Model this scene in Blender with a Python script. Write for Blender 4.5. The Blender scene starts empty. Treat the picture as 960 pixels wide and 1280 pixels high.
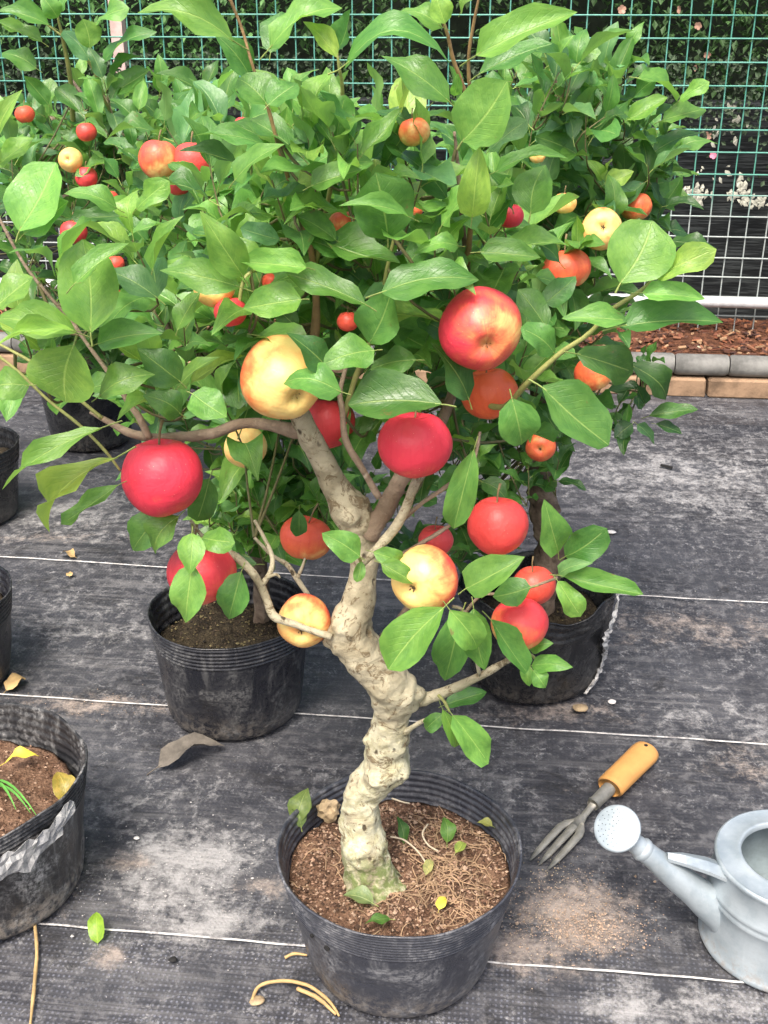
import bpy, bmesh, math, random
from mathutils import Vector, Matrix, noise
random.seed(11)
R = math.radians
scn = bpy.context.scene
COL = scn.collection

# ------------------------------------------------------------------ camera
F, PITCH, CH = 1400.0, R(24.3), 1.2
cam = bpy.data.cameras.new('camera'); camo = bpy.data.objects.new('camera', cam); COL.objects.link(camo)
cam.sensor_fit = 'VERTICAL'; cam.sensor_height = 36.0; cam.lens = F / 1280 * 36.0
cam.clip_start = 0.02; cam.clip_end = 400
camo.location = (0, 0, CH); camo.rotation_euler = (R(90) - PITCH, 0, 0)
scn.camera = camo
# ------------------------------------------------------------------ world, sun, exposure
SUN_EL, SUN_AZ = R(58), R(200)          # azimuth measured from +Y clockwise
w = bpy.data.worlds.new('World'); scn.world = w; w.use_nodes = True
nt = w.node_tree; nt.nodes.clear()
sky = nt.nodes.new('ShaderNodeTexSky'); sky.sky_type = 'NISHITA'; sky.sun_disc = False
sky.sun_elevation = SUN_EL; sky.sun_rotation = SUN_AZ; sky.air_density = 1.0; sky.dust_density = 7.0; sky.ozone_density = 0.6
bg = nt.nodes.new('ShaderNodeBackground'); bg.inputs[1].default_value = 0.15
wo = nt.nodes.new('ShaderNodeOutputWorld'); nt.links.new(sky.outputs[0], bg.inputs[0]); nt.links.new(bg.outputs[0], wo.inputs[0])
sl = bpy.data.lights.new('sun', 'SUN'); sl.energy = 1.5; sl.angle = R(15); sl.color = (1.0, 0.965, 0.91)
so = bpy.data.objects.new('sun', sl); COL.objects.link(so); so.location = (0, -2, 6)
sd = Vector((math.sin(SUN_AZ) * math.cos(SUN_EL), math.cos(SUN_AZ) * math.cos(SUN_EL), math.sin(SUN_EL)))
so.rotation_euler = (-sd).to_track_quat('-Z', 'Y').to_euler()
vs = scn.view_settings; vs.view_transform = 'Standard'; vs.look = 'None'; vs.gamma = 1; vs.exposure = 1.1; vs.use_curve_mapping = False
scn.cycles.use_denoising = True; scn.cycles.max_bounces = 6; scn.cycles.transparent_max_bounces = 8
scn.render.film_transparent = False

# ------------------------------------------------------------------ helpers
cp, sp = math.cos(PITCH), math.sin(PITCH)
def ray(x, y):
    u = (x - 480) / F; v = (640 - y) / F
    return Vector((u, cp + v * sp, -sp + v * cp))
def G(x, y, h=0.0):
    r = ray(x, y); return Vector((0, 0, CH)) + r * ((h - CH) / r.z)
def P(x, y, Y):
    r = ray(x, y); return Vector((0, 0, CH)) + r * (Y / r.y)
def depth(p): return p.y * cp - (p.z - CH) * sp
def m_px(p): return depth(p) / F             # metres per photo pixel at p
TOCAM = Vector((0, -cp, sp))

def lerp(a, b, t): return a + (b - a) * t
def nz(p, s=1.0, seed=0.0): return noise.noise(Vector((p[0] * s + seed, p[1] * s + seed * 1.7, p[2] * s - seed)))

def tag(o, label=None, cat=None, group=None, kind=None):
    if label: o['label'] = label
    if cat: o['category'] = cat
    if group: o['group'] = group
    if kind: o['kind'] = kind
    return o
def mesh(name, verts, faces, mats, smooth=True, midx=None):
    me = bpy.data.meshes.new(name); me.from_pydata([tuple(v) for v in verts], [], faces)
    for m in (mats if isinstance(mats, (list, tuple)) else [mats]): me.materials.append(m)
    if smooth: me.polygons.foreach_set('use_smooth', [True] * len(me.polygons))
    if midx: me.polygons.foreach_set('material_index', midx)
    me.update(); return me
def obj(name, me, parent=None, loc=None):
    o = bpy.data.objects.new(name, me); COL.objects.link(o)
    if loc is not None: o.location = loc
    if parent: o.parent = parent
    return o
def empty(name, loc=(0, 0, 0)):
    o = bpy.data.objects.new(name, None); COL.objects.link(o); o.location = loc; o.empty_display_size = .05; return o
def child(name, me, parent):
    """world-space mesh under a parent that only has a location"""
    o = obj(name, me, parent); o.location = -Vector(parent.location); return o

class MB:
    def __init__(s): s.v = []; s.f = []; s.m = []
    def add(s, v, f, mi=0):
        n = len(s.v); s.v += [Vector(q) for q in v]; s.f += [tuple(i + n for i in q) for q in f]; s.m += [mi] * len(f)
    def build(s, name, mats, smooth=True): return mesh(name, s.v, s.f, mats, smooth, s.m)
    def box(s, c, d, rz=0, mi=0, M=None):
        M = M or (Matrix.Translation(c) @ Matrix.Rotation(rz, 4, 'Z'))
        x, y, z = d[0] / 2, d[1] / 2, d[2] / 2
        v = [M @ Vector(q) for q in ((-x,-y,-z),(x,-y,-z),(x,y,-z),(-x,y,-z),(-x,-y,z),(x,-y,z),(x,y,z),(-x,y,z))]
        s.add(v, [(0,3,2,1),(4,5,6,7),(0,1,5,4),(1,2,6,5),(2,3,7,6),(3,0,4,7)], mi)

def spline(pts, rad, sub):
    """Catmull-Rom through pts with radii"""
    n = len(pts); op = []; orr = []
    for i in range(n - 1):
        p0 = pts[max(i-1,0)]; p1 = pts[i]; p2 = pts[i+1]; p3 = pts[min(i+2,n-1)]
        for k in range(sub):
            t = k / sub; t2 = t*t; t3 = t2*t
            op.append(.5*((2*p1)+(p2-p0)*t+(2*p0-5*p1+4*p2-p3)*t2+(3*p1-p0-3*p2+p3)*t3))
            orr.append(lerp(rad[i], rad[i+1], t*t*(3-2*t)))
    op.append(pts[-1]); orr.append(rad[-1]); return op, orr
def tube(pts, rad, seg=8, disp=None, cap=True):
    v = []; f = []; n = len(pts); up = None
    for i, p in enumerate(pts):
        d = (pts[min(i+1,n-1)] - pts[max(i-1,0)]).normalized()
        if up is None:
            up = Vector((0,0,1)) if abs(d.z) < .9 else Vector((0,1,0))
        x = up.cross(d).normalized(); y = d.cross(x).normalized(); up = y
        for k in range(seg):
            a = 2*math.pi*k/seg; rd = x*math.cos(a)+y*math.sin(a)
            q = p + rd*rad[i]
            if disp: q = q + rd*disp(q, rad[i])
            v.append(q)
    for i in range(n-1):
        for k in range(seg):
            a = i*seg+k; b = i*seg+(k+1)%seg; f.append((a, b, b+seg, a+seg))
    if cap:
        f.append(tuple(range(seg-1,-1,-1))); f.append(tuple((n-1)*seg+k for k in range(seg)))
    return v, f
def lathe(prof, seg, wob=None):
    """prof: list of (r,z); wob(a,r,z)->(r,z)"""
    v = []; f = []
    for (r, z) in prof:
        for k in range(seg):
            a = 2*math.pi*k/seg; rr, zz = wob(a, r, z) if wob else (r, z)
            v.append(Vector((rr*math.cos(a), rr*math.sin(a), zz)))
    for i in range(len(prof)-1):
        for k in range(seg):
            a = i*seg+k; b = i*seg+(k+1)%seg; f.append((a, b, b+seg, a+seg))
    return v, f

# ------------------------------------------------------------------ materials
class N:
    def __init__(s, name):
        s.mat = bpy.data.materials.new(name); s.mat.use_nodes = True; s.t = s.mat.node_tree; s.t.nodes.clear()
        s.out = s.t.nodes.new('ShaderNodeOutputMaterial')
    def n(s, ty, **kw):
        o = s.t.nodes.new('ShaderNode' + ty)
        for k, val in kw.items():
            if k.startswith('i_'):
                key = k[2:]; key = int(key) if key.isdigit() else key.replace('_', ' ')
                s.set(o.inputs[key], val)
            else: setattr(o, k, val)
        return o
    def set(s, inp, val):
        if isinstance(val, bpy.types.NodeSocket): s.t.links.new(val, inp)
        elif isinstance(val, bpy.types.Node): s.t.links.new(val.outputs[0], inp)
        else:
            if hasattr(inp, 'default_value') and hasattr(inp.default_value, '__len__') and hasattr(val, '__len__') and len(val) == 3 and len(inp.default_value) == 4: val = (*val, 1)
            inp.default_value = val
    def math(s, op, a, b=None, c=None, clamp=False):
        o = s.t.nodes.new('ShaderNodeMath'); o.operation = op; o.use_clamp = clamp
        s.set(o.inputs[0], a)
        if b is not None: s.set(o.inputs[1], b)
        if c is not None: s.set(o.inputs[2], c)
        return o.outputs[0]
    def mix(s, fac, a, b, blend='MIX'):
        o = s.t.nodes.new('ShaderNodeMix'); o.data_type = 'RGBA'; o.blend_type = blend
        s.set(o.inputs[0], fac); s.set(o.inputs[6], a); s.set(o.inputs[7], b); return o.outputs[2]
    def noise(s, vec, scale, detail=4, rough=.55, dist=0):
        o = s.n('TexNoise', i_Scale=scale, i_Detail=detail, i_Roughness=rough, i_Distortion=dist)
        if vec is not None: s.set(o.inputs['Vector'], vec)
        return o.outputs[0]
    def ramp(s, fac, lo, hi, a=0.0, b=1.0):
        o = s.n('MapRange', interpolation_type='SMOOTHSTEP'); s.set(o.inputs[0], fac)
        for i, q in enumerate((lo, hi, a, b)): o.inputs[i+1].default_value = q
        return o.outputs[0]
    def coord(s, which='Object'): return s.n('TexCoord').outputs[which]
    def mapping(s, vec, scale=(1,1,1), rot=(0,0,0), loc=(0,0,0)):
        o = s.n('Mapping'); s.set(o.inputs[0], vec); o.inputs[1].default_value = loc; o.inputs[2].default_value = rot; o.inputs[3].default_value = scale; return o.outputs[0]
    def bump(s, h, strength=.5, dist=.005, nrm=None):
        o = s.n('Bump', i_Strength=strength, i_Distance=dist); s.set(o.inputs['Height'], h)
        if nrm is not None: s.set(o.inputs['Normal'], nrm)
        return o.outputs[0]
    def pbr(s, col, rough=.6, nrm=None, metal=0, spec=.5, **kw):
        o = s.n('BsdfPrincipled'); s.set(o.inputs['Base Color'], col); s.set(o.inputs['Roughness'], rough); s.set(o.inputs['Metallic'], metal)
        s.set(o.inputs['Specular IOR Level'], spec)
        if nrm is not None: s.set(o.inputs['Normal'], nrm)
        for k, val in kw.items(): s.set(o.inputs[k.replace('_', ' ')], val)
        return o
    def done(s, sh):
        s.t.links.new(sh.outputs[0] if isinstance(sh, bpy.types.Node) else sh, s.out.inputs[0]); return s.mat

YAW = R(6.5)
def mat_fabric():
    n = N('weed_fabric'); geo = n.n('NewGeometry').outputs['Position']
    p = n.mapping(geo, rot=(0, 0, YAW))
    sep = n.n('SeparateXYZ'); n.set(sep.inputs[0], p)
    def wv(sock, per): return n.math('SINE', n.math('MULTIPLY', sock, 2*math.pi/per))
    wx = wv(sep.outputs[0], .0075); wy = wv(sep.outputs[1], .0085)
    weave = n.math('MULTIPLY', n.math('MULTIPLY', n.math('ADD', wx, 1), n.math('ADD', wy, 1)), .25)
    streak = n.noise(n.mapping(p, scale=(3.0, 48, 1)), 1.0, 6, .68, .3)
    big = n.noise(p, 2.3, 6, .62, .5); mid = n.noise(p, 13, 8, .70, .35); fine = n.noise(p, 120, 6, .78); med = n.noise(p, 42, 6, .72, .4)
    base = n.mix(n.ramp(big, .35, .66), (.024, .025, .031), (.058, .060, .069))
    base = n.mix(n.math('MULTIPLY', n.ramp(streak, .46, .66), n.ramp(n.noise(p, 3.1, 4, .6), .36, .6, .12, .8)), base, (.135, .133, .136))
    base = n.mix(n.math('MULTIPLY', n.math('MULTIPLY', n.ramp(weave, .35, .9), n.ramp(sep.outputs[1], 1.30, 1.12, .22, 1.0)), n.ramp(mid, .36, .60, .15, .75)), base, (.19, .20, .245))
    base = n.mix(n.ramp(med, .47, .66, 0, .75), base, (.135, .135, .142))
    base = n.mix(n.math('MULTIPLY', n.ramp(n.noise(p, 75, 7, .8, .6), .54, .66), n.ramp(mid, .40, .56)), base, (.26, .26, .265))
    black = n.math('MULTIPLY', n.ramp(n.noise(p, 7.5, 7, .72, .6), .53, .64), n.ramp(med, .38, .58))
    base = n.mix(n.math('MULTIPLY', black, .78), base, (.009, .009, .011))
    def field(blobs):
        tot = None
        for (px, py, rx, ry, amt) in blobs:
            c = G(px, py)
            d = n.n('VectorMath', operation='SUBTRACT'); n.set(d.inputs[0], geo); d.inputs[1].default_value = tuple(c)
            d2 = n.n('VectorMath', operation='MULTIPLY'); n.set(d2.inputs[0], d.outputs[0]); d2.inputs[1].default_value = (1/rx, 1/ry, 0)
            ln = n.n('VectorMath', operation='LENGTH'); n.set(ln.inputs[0], d2.outputs[0])
            m = n.math('MULTIPLY', n.ramp(ln.outputs['Value'], 1.25, .0), amt)
            tot = m if tot is None else n.math('MAXIMUM', tot, m)
        return tot
    tex = n.math('ADD', n.math('MULTIPLY', mid, .45), n.math('ADD', n.math('MULTIPLY', med, .30), n.math('MULTIPLY', fine, .25)))
    # pale dust, thin everywhere and thicker in the patches the photograph shows
    fw = field(((235, 1085, .14, .13, .95), (250, 1150, .13, .07, .8), (275, 1045, .09, .07, .6), (180, 1010, .2, .1, .35), (840, 1255, .16, .06, .7), (870, 600, .6, .45, .5), (60, 640, .6, .25, .42), (570, 1010, .3, .3, .2), (950, 900, .3, .2, .35), (80, 780, .4, .2, .3)))
    mw = n.ramp(n.math('ADD', tex, n.math('MULTIPLY', fw, .21)), .535, .69)
    base = n.mix(n.math('MULTIPLY', mw, .78), base, n.mix(fine, (.24, .24, .24), (.48, .475, .47)))
    fs = field(((720, 1140, .13, .12, 1.0), (665, 1185, .12, .08, .85), (330, 1105, .07, .035, .8), (160, 1078, .06, .035, .8), (135, 1195, .05, .035, .85), (110, 880, .22, .06, .7), (870, 780, .4, .16, .55), (690, 890, .3, .07, .6), (945, 950, .16, .10, .55), (60, 1110, .1, .08, .4), (90, 670, .3, .06, .5)))
    tex2 = n.math('ADD', n.math('MULTIPLY', n.noise(p, 17, 8, .7, .4), .5), n.math('ADD', n.math('MULTIPLY', med, .2), n.math('MULTIPLY', fine, .3)))
    ms = n.ramp(n.math('ADD', tex2, n.math('MULTIPLY', fs, .25)), .58, .76)
    base = n.mix(n.math('MULTIPLY', ms, .78), base, n.mix(fine, (.25, .205, .175), (.50, .43, .375)))
    h = n.math('ADD', n.math('MULTIPLY', weave, .12), n.math('ADD', n.math('MULTIPLY', streak, .9), n.math('ADD', n.math('MULTIPLY', fine, .4), n.math('MULTIPLY', med, .5))))
    h = n.math('ADD', h, n.math('MULTIPLY', n.math('ADD', mw, ms), .25))
    nr = n.bump(h, .6, .006)
    nr = n.bump(n.noise(n.mapping(p, scale=(1.6, 7, 1)), 1.0, 3), .45, .025, nr)
    ro = n.math('ADD', n.ramp(med, .3, .7, .42, .66), n.math('MULTIPLY', n.math('ADD', mw, ms), .2))
    return n.done(n.pbr(base, ro, nr, spec=.42))
def mat_stripe():
    n = N('white_thread'); geo = n.n('NewGeometry').outputs['Position']
    c = n.mix(n.ramp(n.noise(geo, 35, 5, .7), .45, .66), (.52, .515, .50), (.20, .195, .195))
    return n.done(n.pbr(c, .7, n.bump(n.noise(geo, 300, 2), .6, .002)))
def mat_plastic(name, dust=.5, tint=(.014, .015, .018), rough=.33, dcol=(.30, .30, .29)):
    n = N(name); ob = n.coord(); sep = n.n('SeparateXYZ'); n.set(sep.inputs[0], ob)
    a = n.noise(ob, 14, 8, .74, .5); b = n.noise(ob, 150, 6, .75); s = n.noise(n.mapping(ob, scale=(60, 60, 9)), 1.0, 6, .7)
    m = n.math('MULTIPLY', n.ramp(a, .44, .70), n.ramp(b, .38, .62))
    m = n.math('ADD', m, n.math('MULTIPLY', n.ramp(s, .52, .75), .45), clamp=True)
    m = n.math('MULTIPLY', m, dust)
    c = n.mix(m, tint, dcol)
    low = n.math('MULTIPLY', n.ramp(sep.outputs[2], .075, .0, 0, .9), n.ramp(n.noise(ob, 60, 7, .76), .42, .62))
    c = n.mix(n.math('MULTIPLY', low, dust), c, (.34, .30, .25))
    ro = n.math('ADD', n.ramp(a, .35, .65, rough - .07, rough + .12), n.math('MULTIPLY', m, .4), clamp=True)
    nr = n.bump(n.noise(ob, 14, 4, .55, .8), .5, .010); nr = n.bump(b, .22, .002, nr)
    return n.done(n.pbr(c, ro, nr, spec=.5))
def mat_soil(name='soil', c1=(.092, .050, .031), c2=(.235, .145, .095)):
    n = N(name); ob = n.n('NewGeometry').outputs['Position']
    a = n.noise(ob, 40, 6, .7); b = n.noise(ob, 190, 5, .75); v = n.n('TexVoronoi', i_Scale=230.0); n.set(v.inputs['Vector'], ob)
    c = n.mix(n.ramp(a, .35, .68), c1, c2); c = n.mix(n.ramp(b, .5, .72, 0, .6), c, tuple(min(1, q*1.55) for q in c2))
    c = n.mix(n.ramp(b, .42, .28, 0, .7), c, tuple(q*.45 for q in c1))
    nr = n.bump(n.math('ADD', b, n.math('MULTIPLY', v.outputs['Distance'], .6)), .9, .006); return n.done(n.pbr(c, .95, nr, spec=.15))
def mat_bark(name, c1, c2, spot, lich=0.0):
    n = N(name); ob = n.n('NewGeometry').outputs['Position']
    a = n.noise(ob, 24, 5, .6, .6); b = n.noise(ob, 95, 5, .68); v = n.n('TexVoronoi', i_Scale=52.0, i_Randomness=1.0); n.set(v.inputs['Vector'], n.mapping(ob, scale=(1, 1, .62)))
    ring = n.noise(n.mapping(ob, scale=(45, 45, 90)), 1.0, 6, .72, 1.6)
    c = n.mix(n.ramp(a, .36, .64), c1, c2)
    c = n.mix(n.ramp(b, .55, .74, 0, .55), c, tuple(q*.45 for q in c1))
    c = n.mix(n.ramp(ring, .58, .70, 0, .32), c, tuple(q*.5 for q in c1))
    if lich:
        sep = n.n('SeparateXYZ'); n.set(sep.inputs[0], ob)
        lo = n.math('MULTIPLY', n.ramp(sep.outputs[2], .52, .30), n.ramp(n.noise(ob, 17, 4, .6), .34, .55))
        c = n.mix(n.math('MULTIPLY', lo, lich), c, n.mix(n.ramp(n.noise(ob, 60, 6, .75), .35, .65), (.36, .34, .20), (.60, .58, .42)))
        br = n.math('MULTIPLY', n.ramp(n.noise(ob, 42, 8, .78, 1.4), .525, .60), .9)
        c = n.mix(br, c, (.15, .11, .06))
        ba = n.math('MULTIPLY', n.ramp(sep.outputs[2], .225, .185), n.ramp(b, .35, .6)); c = n.mix(ba, c, (.16, .20, .07))
    sm = n.math('MULTIPLY', n.ramp(v.outputs['Distance'], .20, .10), n.ramp(n.noise(ob, 30, 2), .47, .53)); c = n.mix(n.math('MULTIPLY', sm, .9), c, spot)
    nr = n.bump(n.math('SUBTRACT', n.math('ADD', n.math('MULTIPLY', b, .6), n.math('MULTIPLY', ring, .8)), n.math('MULTIPLY', sm, .6)), .65, .005)
    return n.done(n.pbr(c, .72, nr, spec=.3))
def mat_plain(name, col, rough=.6, bs=0, bscale=60, var=.25, metal=0, spec=.4, vs_=30):
    n = N(name); ob = n.coord()
    c = n.mix(n.ramp(n.noise(ob, vs_, 5, .65), .3, .7), tuple(q*(1-var) for q in col), tuple(min(1, q*(1+var)) for q in col))
    nr = n.bump(n.noise(ob, bscale, 4), bs, .004) if bs else None
    return n.done(n.pbr(c, rough, nr, metal=metal, spec=spec))
def mat_leaf(name, attr):
    n = N(name)
    if attr == 'obj':
        oi = n.n('ObjectInfo'); base = oi.outputs['Color']; rnd = oi.outputs['Random']
    else:
        at = n.n('Attribute', attribute_name='tone'); base = at.outputs['Color']; rnd = n.n('NewGeometry').outputs['Random Per Island']
    uv = n.n('UVMap').outputs[0]; sep = n.n('SeparateXYZ'); n.set(sep.inputs[0], uv)
    au = n.math('ABSOLUTE', n.math('SUBTRACT', sep.outputs[0], .5)); v = sep.outputs[1]
    mid = n.ramp(au, .026, .006)
    off = n.math('MULTIPLY', rnd, 30)
    cb = n.n('CombineXYZ'); n.set(cb.inputs[0], n.math('ADD', sep.outputs[0], off)); n.set(cb.inputs[1], v); n.set(cb.inputs[2], off)
    ns = n.noise(cb, 5, 4, .6)
    ph = n.math('ADD', n.math('SUBTRACT', n.math('MULTIPLY', v, 9.0), n.math('MULTIPLY', au, 6.0)), n.math('MULTIPLY', ns, .5))
    fr = n.math('ABSOLUTE', n.math('SUBTRACT', n.math('FRACT', ph), .5))
    sv = n.math('MULTIPLY', n.ramp(fr, .10, .02), n.ramp(au, .48, .1))
    c = n.mix(n.ramp(ns, .3, .72), n.mix(1.0, base, (.74, .82, .78), 'MULTIPLY'), n.mix(1.0, base, (1.16, 1.10, 1.02), 'MULTIPLY'))
    c = n.mix(n.math('MULTIPLY', sv, .15), c, n.mix(1.0, base, (1.9, 1.55, 1.7), 'MULTIPLY'))
    c = n.mix(n.math('MULTIPLY', mid, .7), c, n.mix(1.0, n.mix(.4, base, (.34, .42, .16)), (1.6, 1.5, 1.4), 'MULTIPLY'))
    fleck = n.ramp(n.noise(cb, 34, 3, .6), .68, .76); c = n.mix(n.math('MULTIPLY', fleck, .45), c, (.30, .30, .16))
    br = n.math('MULTIPLY', n.ramp(n.noise(cb, 3.1, 5, .7), .64, .70), n.ramp(au, .15, .42)); c = n.mix(n.math('MULTIPLY', br, .7), c, (.20, .13, .05))
    bk = n.n('NewGeometry').outputs['Backfacing']
    c = n.mix(n.math('MULTIPLY', bk, .55), c, n.mix(.55, base, (.24, .36, .18)))
    h = n.math('SUBTRACT', n.math('ADD', n.math('MULTIPLY', ns, .5), n.math('MULTIPLY', n.noise(cb, 22, 3), .25)), n.math('ADD', n.math('MULTIPLY', sv, .22), n.math('MULTIPLY', mid, .45)))
    nr = n.bump(h, .38, .004)
    ro = n.math('ADD', n.math('MULTIPLY', bk, .2), n.ramp(ns, .3, .7, .28, .46))
    pr = n.pbr(c, ro, nr, spec=.6)
    tr = n.n('BsdfTranslucent'); n.set(tr.inputs[0], n.mix(1.0, c, (1.35, 1.4, .7), 'MULTIPLY')); n.set(tr.inputs['Normal'], nr)
    mx = n.n('MixShader'); mx.inputs[0].default_value = .42; n.t.links.new(pr.outputs[0], mx.inputs[1]); n.t.links.new(tr.outputs[0], mx.inputs[2])
    return n.done(mx)
def mat_apple():
    """object colour: r = how far the red blush reaches, g = orange or crimson, b = side lean"""
    n = N('apple_skin'); ob = n.coord(); oi = n.n('ObjectInfo'); cs = n.n('SeparateColor'); n.set(cs.inputs[0], oi.outputs['Color'])
    sep = n.n('SeparateXYZ'); n.set(sep.inputs[0], ob)
    off = n.n('VectorMath', operation='ADD'); n.set(off.inputs[0], ob); n.set(off.inputs[1], n.math('MULTIPLY', oi.outputs['Random'], 20))
    a = n.noise(off.outputs[0], 1.5, 4, .55, .3)
    th = n.math('ARCTAN2', sep.outputs[1], sep.outputs[0])
    cb = n.n('CombineXYZ'); n.set(cb.inputs[0], n.math('COSINE', th)); n.set(cb.inputs[1], n.math('SINE', th)); n.set(cb.inputs[2], n.math('MULTIPLY', sep.outputs[2], .10))
    st = n.noise(cb, 9, 5, .7)
    g = n.math('ADD', n.math('MULTIPLY', sep.outputs[2], .42), n.math('MULTIPLY', n.math('SUBTRACT', a, .5), 1.3))
    g = n.math('ADD', g, n.math('MULTIPLY', n.math('SUBTRACT', st, .5), .32))
    g = n.math('ADD', g, n.math('MULTIPLY', sep.outputs[0], n.math('SUBTRACT', cs.outputs[2], .5)))
    g = n.math('ADD', g, n.math('SUBTRACT', n.math('MULTIPLY', cs.outputs[0], 2.0), 1.0))
    red = n.mix(cs.outputs[1], (.66, .036, .068), (.70, .115, .042))
    yel = n.mix(n.ramp(a, .3, .7), (.90, .66, .23), (.86, .48, .14))
    c = n.mix(n.ramp(g, -.55, .08), yel, n.mix(.5, (.80, .26, .07), red)); c = n.mix(n.ramp(g, -.12, .42), c, red)
    c = n.mix(n.math('MULTIPLY', n.ramp(st, .5, .72), n.ramp(g, -.4, .5, 0, .22)), c, (.45, .014, .035))
    v = n.n('TexVoronoi', i_Scale=8.0); n.set(v.inputs['Vector'], off.outputs[0])
    c = n.mix(n.math('MULTIPLY', n.ramp(v.outputs['Distance'], .10, .03), .5), c, (.88, .62, .40))
    rim = n.math('MULTIPLY', n.ramp(n.math('ABSOLUTE', sep.outputs[2]), .60, .72), n.ramp(n.math('SQRT', n.math('ADD', n.math('MULTIPLY', sep.outputs[0], sep.outputs[0]), n.math('MULTIPLY', sep.outputs[1], sep.outputs[1]))), .25, .05))
    c = n.mix(n.math('MULTIPLY', rim, .6), c, (.30, .20, .06))
    nr = n.bump(n.math('ADD', a, n.math('MULTIPLY', n.noise(ob, 40, 3), .05)), .12, .05)
    return n.done(n.pbr(c, n.ramp(a, .3, .7, .36, .52), nr, spec=.42, Coat_Weight=.05, Coat_Roughness=.3))
def mat_galv():
    n = N('galvanised_metal'); ob = n.coord()
    a = n.noise(ob, 22, 5, .6); b = n.noise(ob, 260, 3, .6); v = n.n('TexVoronoi', i_Scale=70.0); n.set(v.inputs['Vector'], ob)
    c = n.mix(n.ramp(a, .3, .7), (.27, .325, .36), (.385, .44, .475)); c = n.mix(n.ramp(v.outputs['Color'], .2, .8, 0, .08), c, (.47, .52, .55))
    d = n.math('MULTIPLY', n.ramp(n.noise(ob, 18, 8, .76), .54, .72), .28); c = n.mix(d, c, (.25, .26, .25))
    sc = n.math('MULTIPLY', n.ramp(n.noise(n.mapping(ob, scale=(70, 70, 6)), 1.0, 6, .75), .56, .70), .2); c = n.mix(sc, c, (.55, .60, .63))
    sepz = n.n('SeparateXYZ'); n.set(sepz.inputs[0], ob); sl_ = n.math('MULTIPLY', n.ramp(sepz.outputs[2], .05, .0), n.ramp(n.noise(ob, 90, 6, .75), .45, .62)); c = n.mix(n.math('MULTIPLY', sl_, .6), c, (.30, .25, .20))
    return n.done(n.pbr(c, n.ramp(a, .3, .7, .38, .52), n.bump(b, .25, .001), metal=.35, spec=.5))
def mat_wire():
    n = N('green_wire'); ob = n.n('NewGeometry').outputs['Position']; sep = n.n('SeparateXYZ'); n.set(sep.inputs[0], ob)
    nn = n.noise(ob, 7, 4, .6)
    t = n.ramp(n.math('ADD', sep.outputs[2], n.math('MULTIPLY', n.math('SUBTRACT', nn, .5), .25)), .50, .66)
    c = n.mix(t, (.33, .37, .36), n.mix(n.ramp(nn, .3, .7), (.06, .25, .19), (.13, .36, .29)))
    return n.done(n.pbr(c, .45))
def mat_net():
    n = N('black_shade_net'); ob = n.n('NewGeometry').outputs['Position']
    a = n.noise(n.mapping(ob, scale=(9, 9, 160)), 1.0, 3); b = n.noise(ob, 6, 5, .6)
    c = n.mix(n.ramp(a, .45, .62), (.009, .011, .012), (.038, .044, .045)); c = n.mix(n.ramp(b, .55, .75, 0, .5), c, (.035, .045, .04))
    return n.done(n.pbr(c, .8, n.bump(a, .5, .01), spec=.2))
def mat_attr(name, rough=.7, attr='tone', transl=0):
    n = N(name); at = n.n('Attribute', attribute_name=attr).outputs['Color']
    pr = n.pbr(at, rough, spec=.3)
    if transl:
        tr = n.n('BsdfTranslucent'); n.set(tr.inputs[0], at); mx = n.n('MixShader'); mx.inputs[0].default_value = transl
        n.t.links.new(pr.outputs[0], mx.inputs[1]); n.t.links.new(tr.outputs[0], mx.inputs[2]); return n.done(mx)
    return n.done(pr)
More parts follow.
